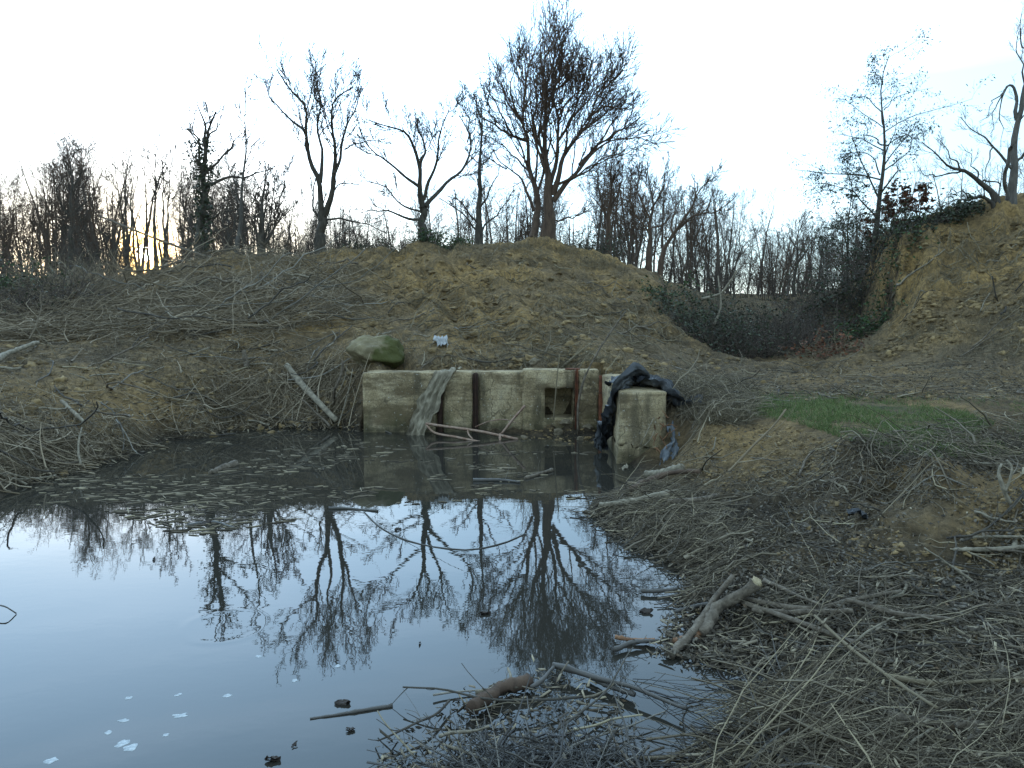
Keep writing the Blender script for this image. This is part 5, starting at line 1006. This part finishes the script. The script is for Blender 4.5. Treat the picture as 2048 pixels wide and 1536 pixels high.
# foam
for k, (px, py, w, asp, rot) in enumerate([(242, 1488, .075, 2.2, .9), (263, 1495, .07, 2.2, .8), (248, 1441, .06, 3.2, .1), (362, 1431, .085, 3.5, .35), (216, 1465, .04, 1.6, .3), (518, 1109 + 204, .05, 2.2, 0), (455, 1391, .05, 2.5, .1), (676, 1332, .04, 2, .2), (356, 1390, .035, 2, .1), (590, 1361, .035, 2, 0), (104, 1521, .06, 2.4, .1), (332, 1470, .03, 2, .2), (258, 1396, .04, 2, .3)]):
    c = wat(px, py); a = np.linspace(0, 2*PI, 28, endpoint=False); rd = w*.42*(1+.45*fbm(np.cos(a)*1.3+k*5, np.sin(a)*1.3, 2, k))
    x, y = np.cos(a)*rd, np.sin(a)*rd/asp*2; cr, sr = math.cos(rot), math.sin(rot)
    ring = np.stack([x*cr-y*sr, x*sr+y*cr, 0*a], -1); V = np.concatenate([c+ring+[0, 0, -.002], c+ring*.97+[0, 0, .001], c+ring*.6+[0, 0, .0014], [c+[0, 0, .0016]]])
    m = 28; i = np.arange(m); j = (i+1) % m; Qf = np.concatenate([np.stack([i+q*m, j+q*m, j+(q+1)*m, i+(q+1)*m], -1) for q in (0, 1)]); Tf = np.stack([i+2*m, j+2*m, np.full(m, 3*m)], -1)
    o = obj('foam_patch', (V, Qf, Tf), M['foam']); lb = ['larger of two long foam patches side by side near the lower left', 'smaller right one of two long foam patches near the lower left', 'flat oval foam patch just above the pair of long ones', 'curved foam streak floating right of the other foam patches'][k] if k < 4 else 'tiny round foam fleck drifting on the open water'
    tag(o, lb, 'foam', 'foam patches on the pond')
r_ = np.random.default_rng(52); _, px, py = inzone([(0, 1250), (700, 1250), (800, 1400), (600, 1536), (0, 1536)], 110, r_); c = wat(px, py, .001); gs = clods([(0, 1250), (700, 1250), (800, 1400), (600, 1536), (0, 1536)], 90, .003, .008, 53)
stuff('bubbles', gs, M['foam'], 'tiny pale bubbles and specks on the open water', 'bubbles')
# curled dead leaves and bits standing in the water
for k, (px, py, w, lb) in enumerate([(840, 1288, .05, 'single dark curled leaf floating in the middle of the pond'), (702, 1462, .08, 'dark curled leaf floating left of the debris pile'), (683, 1408, .09, 'dark forked leaf scrap floating above the long floating stick'), (308, 1121, .08, 'small dark leaf floating below the left tree reflections'), (548, 1522, .07, 'dark leaf stalk sticking up at the bottom of the picture'), (588, 1492, .06, 'small pale twig scrap floating at the bottom beside a leaf stalk'),
                                    (1290, 1225, .10, 'dark leaf scrap floating between the tree reflections and the right bank'), (972, 1228, .09, 'dark bark scrap floating on the big oak reflection'), (915, 1402, .05, 'reddish leaf standing in the water left of the reddish log'), (795, 1060, .07, 'dark scrap floating inside the arched twig'), (405, 1048, .16, 'dark clump of bark floating on the branch under the left tree reflections')]):
    w *= .5; r = np.random.default_rng(70+k); w *= r.uniform(.6, 1.5); c = wat(px, py); a = r.uniform(0, 6.28); d = np.array([math.cos(a), math.sin(a), 0])
    o = obj('floating_leaf', strip([c-d*w*.6*1+[0, 0, .006], c+[0, 0, w*r.uniform(.05, .3)], c+d*w*.5+[0, 0, .012], c+d*w*.75+[0, 0, w*r.uniform(.05, .6)]], [w*.1, w*.6, w*.5, w*.05], (-d[1], d[0], .25), 20, 10, w*.10, 80+k, 3), M['wetleaf']); tag(o, lb, 'leaf', 'dark leaves afloat on the pond')

# ------------------------------------------------------------------ single branches one can pick out of the litter
SH = [('log', 'thick grey piece of wood', 'logpale', .02, .6), ('branch', 'long grey branch', 'brush', .012, 1.5), ('branch', 'dark brown branch', 'bark', .016, 1.2), ('stick', 'straight pale stick', 'straw', .010, .7), ('branch', 'crooked grey branch', 'log', .02, 1.0), ('stick', 'short broken stick', 'logpale', .014, .4)]
def loose(zone, n, seed, where, sc, lift, az=None, only=None):
    r = np.random.default_rng(seed); c, qx, qy = inzone(zone, n, r); vis = (qx < 2055) & (qx > -10) & (qy < 1530); c = c[vis][:n]
    for i in range(len(c)):
        if inpoly(*[np.atleast_1d(v) for v in proj(c[i])], LOGS)[0]: continue
        kind, ad, mt_, rad, ln = SH[r.integers(0, len(SH)) if only is None else only[i % len(only)]]
        l = ln*sc*r.uniform(.7, 1.4); K = 12; a = np.array([(r.uniform(0, PI) if az is None else az+r.normal()*.5)+PI*r.integers(0, 2)])
        up = np.array([l*r.uniform(.2, .6) if r.uniform() < .2 else l*.03]); cv = .7 if 'crooked' in ad else (.1 if 'straight' in ad else .35)
        if H(c[i:i+1, 0], c[i:i+1, 1])[0] < -.05 and 'pile' not in where: continue
        P = lay(c[i:i+1], np.array([l]), a, K, r.normal(size=1)*cv, np.array([rad*.5+lift*r.uniform()]), up, r)
        q = resample(r.normal(size=(5, 3)), K)[None]; P = P+q*l*.012; R = (rad*sc**.8*r.uniform(.7, 1.25)*np.linspace(1, .55, K))[None]
        g = [tubes(P, R, 6, cap=True, rough=.09)]
        if kind == 'branch': qa, qb = spawn(P, R, 4, .25, 1, .7, .3, 6, .12, .03, .5, .003, r); g.append(tubes(qa, qb, 4))
        mt = mt_ if mt_ not in ('brush', 'straw') else {'brush': 'loose_grey', 'straw': 'loose_straw'}[mt_]
        o = obj(kind if kind != 'log' else 'wood_chunk', join(g), M[mt]); tag(o, f'{ad} {where}', {'log': 'wood'}.get(kind, kind), f'loose wood {where}')
M['loose_grey'] = material('loose_grey_wood', [(.3, (.07, .062, .05)), (.55, (.15, .135, .11)), (.8, (.26, .24, .2))], 8, .85, .6, 50, src='object', mixisl=.5, bdist=.008)
M['loose_straw'] = material('loose_straw_wood', [(.3, (.12, .1, .065)), (.55, (.22, .185, .12)), (.8, (.36, .31, .2))], 8, .85, .5, 50, src='object', mixisl=.5, bdist=.008)
loose(ZRL, 24, 201, 'in the twigs of the lower right bank', .42, .08, .1)
loose(ZRS, 24, 202, 'in the twig drift along the right waterline', .5, .10, .3)
loose(ZRU, 16, 203, 'on the bare earth slope below the grass', .6, .02)
loose([(1560, 1010), (2060, 1040), (2060, 1200), (1600, 1200)], 18, 204, 'on the leafy ground at the right picture edge', .5, .03)
loose(ZP, 22, 205, 'on the debris pile in the pond', .5, .07)
loose(ZLL, 40, 206, 'in the stubble along the left waterline', 1.0, .12)
loose([(-20, 690), (350, 650), (690, 690), (600, 740), (420, 780), (200, 800), (-20, 830)], 34, 207, 'higher up on the left bank', 1.2, .06)
loose(ZH, 36, 208, 'in the brush heap below the sun', 1.7, .5, .1, only=[1, 4, 1, 2, 0])
loose(ZHill, 26, 209, 'on the ochre slope above the wall', 1.1, .03)
loose(ZTerr, 16, 210, 'on the track across the terrace', 1.0, .02)
loose(ZMound, 10, 211, 'on the face of the right mound', 1.0, .02)

# ------------------------------------------------------------------ thickets and shrubs
def thicket(name, label, c, rad, h, n, nl, stem, leaf, seed, lsize=.09, droop=-.06, cat='shrub', group=None):
    r = np.random.default_rng(seed); a = r.uniform(0, 6.28, n); q = rad*np.sqrt(r.uniform(size=n)); b = np.stack([c[0]+np.cos(a)*q, c[1]+np.sin(a)*q*.7, 0*a], -1); b[:, 2] = H(b[:, 0], b[:, 1])-.05
    d = nrm(np.stack([np.cos(a)*.5, np.sin(a)*.5, np.ones(n)*.9], -1)+r.normal(size=(n, 3))*.35); P = walk(b, d, h*r.uniform(.7, 1.9, n), 9, .16, droop, r)
    P[..., 2] = np.maximum(P[..., 2], H(P[..., 0], P[..., 1])+.01); R = np.full((n, 1), .008)*r.uniform(.6, 1.5, (n, 1))*np.linspace(1, .4, 9)[None]
    P1, R1 = spawn(P, R, 5, .2, 1, .7, .4, 5, .2, -.03, .7, .004, r)
    root = empty(name, (c[0], c[1], H(np.array([c[0]]), np.array([c[1]]))[0]), label, cat, group)
    obj('stems', join([tubes(P, R, 4), tubes(P1, R1, 3)]), M[stem], root)
    if nl: obj('foliage', leaves(twigtips(P1, nl, r)+r.normal(size=(nl, 3))*.05, lsize, r, 1.7), M[leaf], root)
for k, (px, py, D, rad, h, n, nl, st, lf, lb) in enumerate([
    (1405, 640, 22.0, 1.0, 1.0, 130, 3600, 'twig', 'darkleaf', 'dark green bramble mound on the right shoulder of the hill'),
    (1385, 590, 24.5, .9, .8, 90, 3000, 'twig', 'greenleaf', 'low green leafy brambles at the top of the hill shoulder'),
    (1440, 690, 20.6, 1.1, .8, 170, 700, 'twig', 'darkleaf', 'tangle of thin bare brambles in the hollow left of centre gap'),
    (1530, 690, 21.5, 1.3, .95, 260, 300, 'twig', 'darkleaf', 'dense purple grey bramble thicket in the middle of the hollow'),
    (1620, 700, 22.5, 1.2, .85, 230, 300, 'twig', 'darkleaf', 'dense grey bramble thicket filling the right part of the hollow'),
    (1560, 640, 26.0, 1.5, 1.1, 170, 400, 'twig', 'darkleaf', 'taller dark thicket behind the hollow'),
    (1470, 600, 26.5, 1.0, 1.1, 130, 1500, 'bark', 'darkleaf', 'tall dark evergreen bush between the hill shoulder and the hollow'),
    (1690, 680, 24.5, 1.0, .8, 120, 900, 'twig', 'darkleaf', 'dark bush at the foot of the tall slender tree'),
    (1735, 650, 22.0, .8, .6, 110, 2000, 'twig', 'greenleaf', 'green leafy bush at the foot of the right mound cliff'),
    (1745, 590, 24.0, .5, 1.6, 90, 1700, 'bark', 'darkleaf', 'upright dark evergreen bush against the cliff of the right mound'),
    (1650, 715, 19.5, .6, .5, 70, 500, 'straw', 'redleaf', 'small bush with rusty leaves at the edge of the hollow'),
    (1895, 418, 23.2, .9, .45, 150, 2600, 'twig', 'darkleaf', 'dark green broom bush on the crest of the right mound'),
    (1830, 455, 22.6, .6, .35, 90, 700, 'twig', 'darkleaf', 'low dark heather on the left lip of the right mound'),
    (880, 508, 30.0, .8, .5, 90, 1700, 'twig', 'greenleaf', 'small dark green bush on the crest left of the big oak'),
    (745, 500, 30.0, .9, .4, 110, 600, 'twig', 'darkleaf', 'low dark scrub on the crest under the wide armed tree'),
    (1195, 500, 33.0, .6, .9, 80, 1000, 'twig', 'darkleaf', 'upright evergreen tuft on the crest right of the big oak'),
    (20, 615, 22.5, 1.0, .8, 120, 2600, 'twig', 'greenleaf', 'green leafy bush at the left picture edge'),
    (60, 655, 19.5, 1.4, .9, 260, 300, 'twig', 'darkleaf', 'dark tangle of bare brambles below the green bush at the left edge'),
    (170, 590, 23.0, 1.5, .9, 260, 0, 'brush', 'darkleaf', 'grey bare thicket below and left of the sun'),
    (250, 575, 24.5, 1.4, .55, 200, 0, 'brush', 'darkleaf', 'grey brown bare thicket directly below the sun'),
    (60, 570, 27.0, 1.6, 1.0, 220, 500, 'twig', 'darkleaf', 'dark bare scrub in front of the woods at the far left'),
    (1650, 640, 30.0, 1.6, .8, 140, 300, 'twig', 'darkleaf', 'dark scrub in the gap behind the hollow')]):
    c = at(px, py, D); thicket('bramble_thicket' if 'bramble' in lb or 'thicket' in lb else 'bush', lb, c, rad, h, n, nl, st, lf, 400+k, .09)
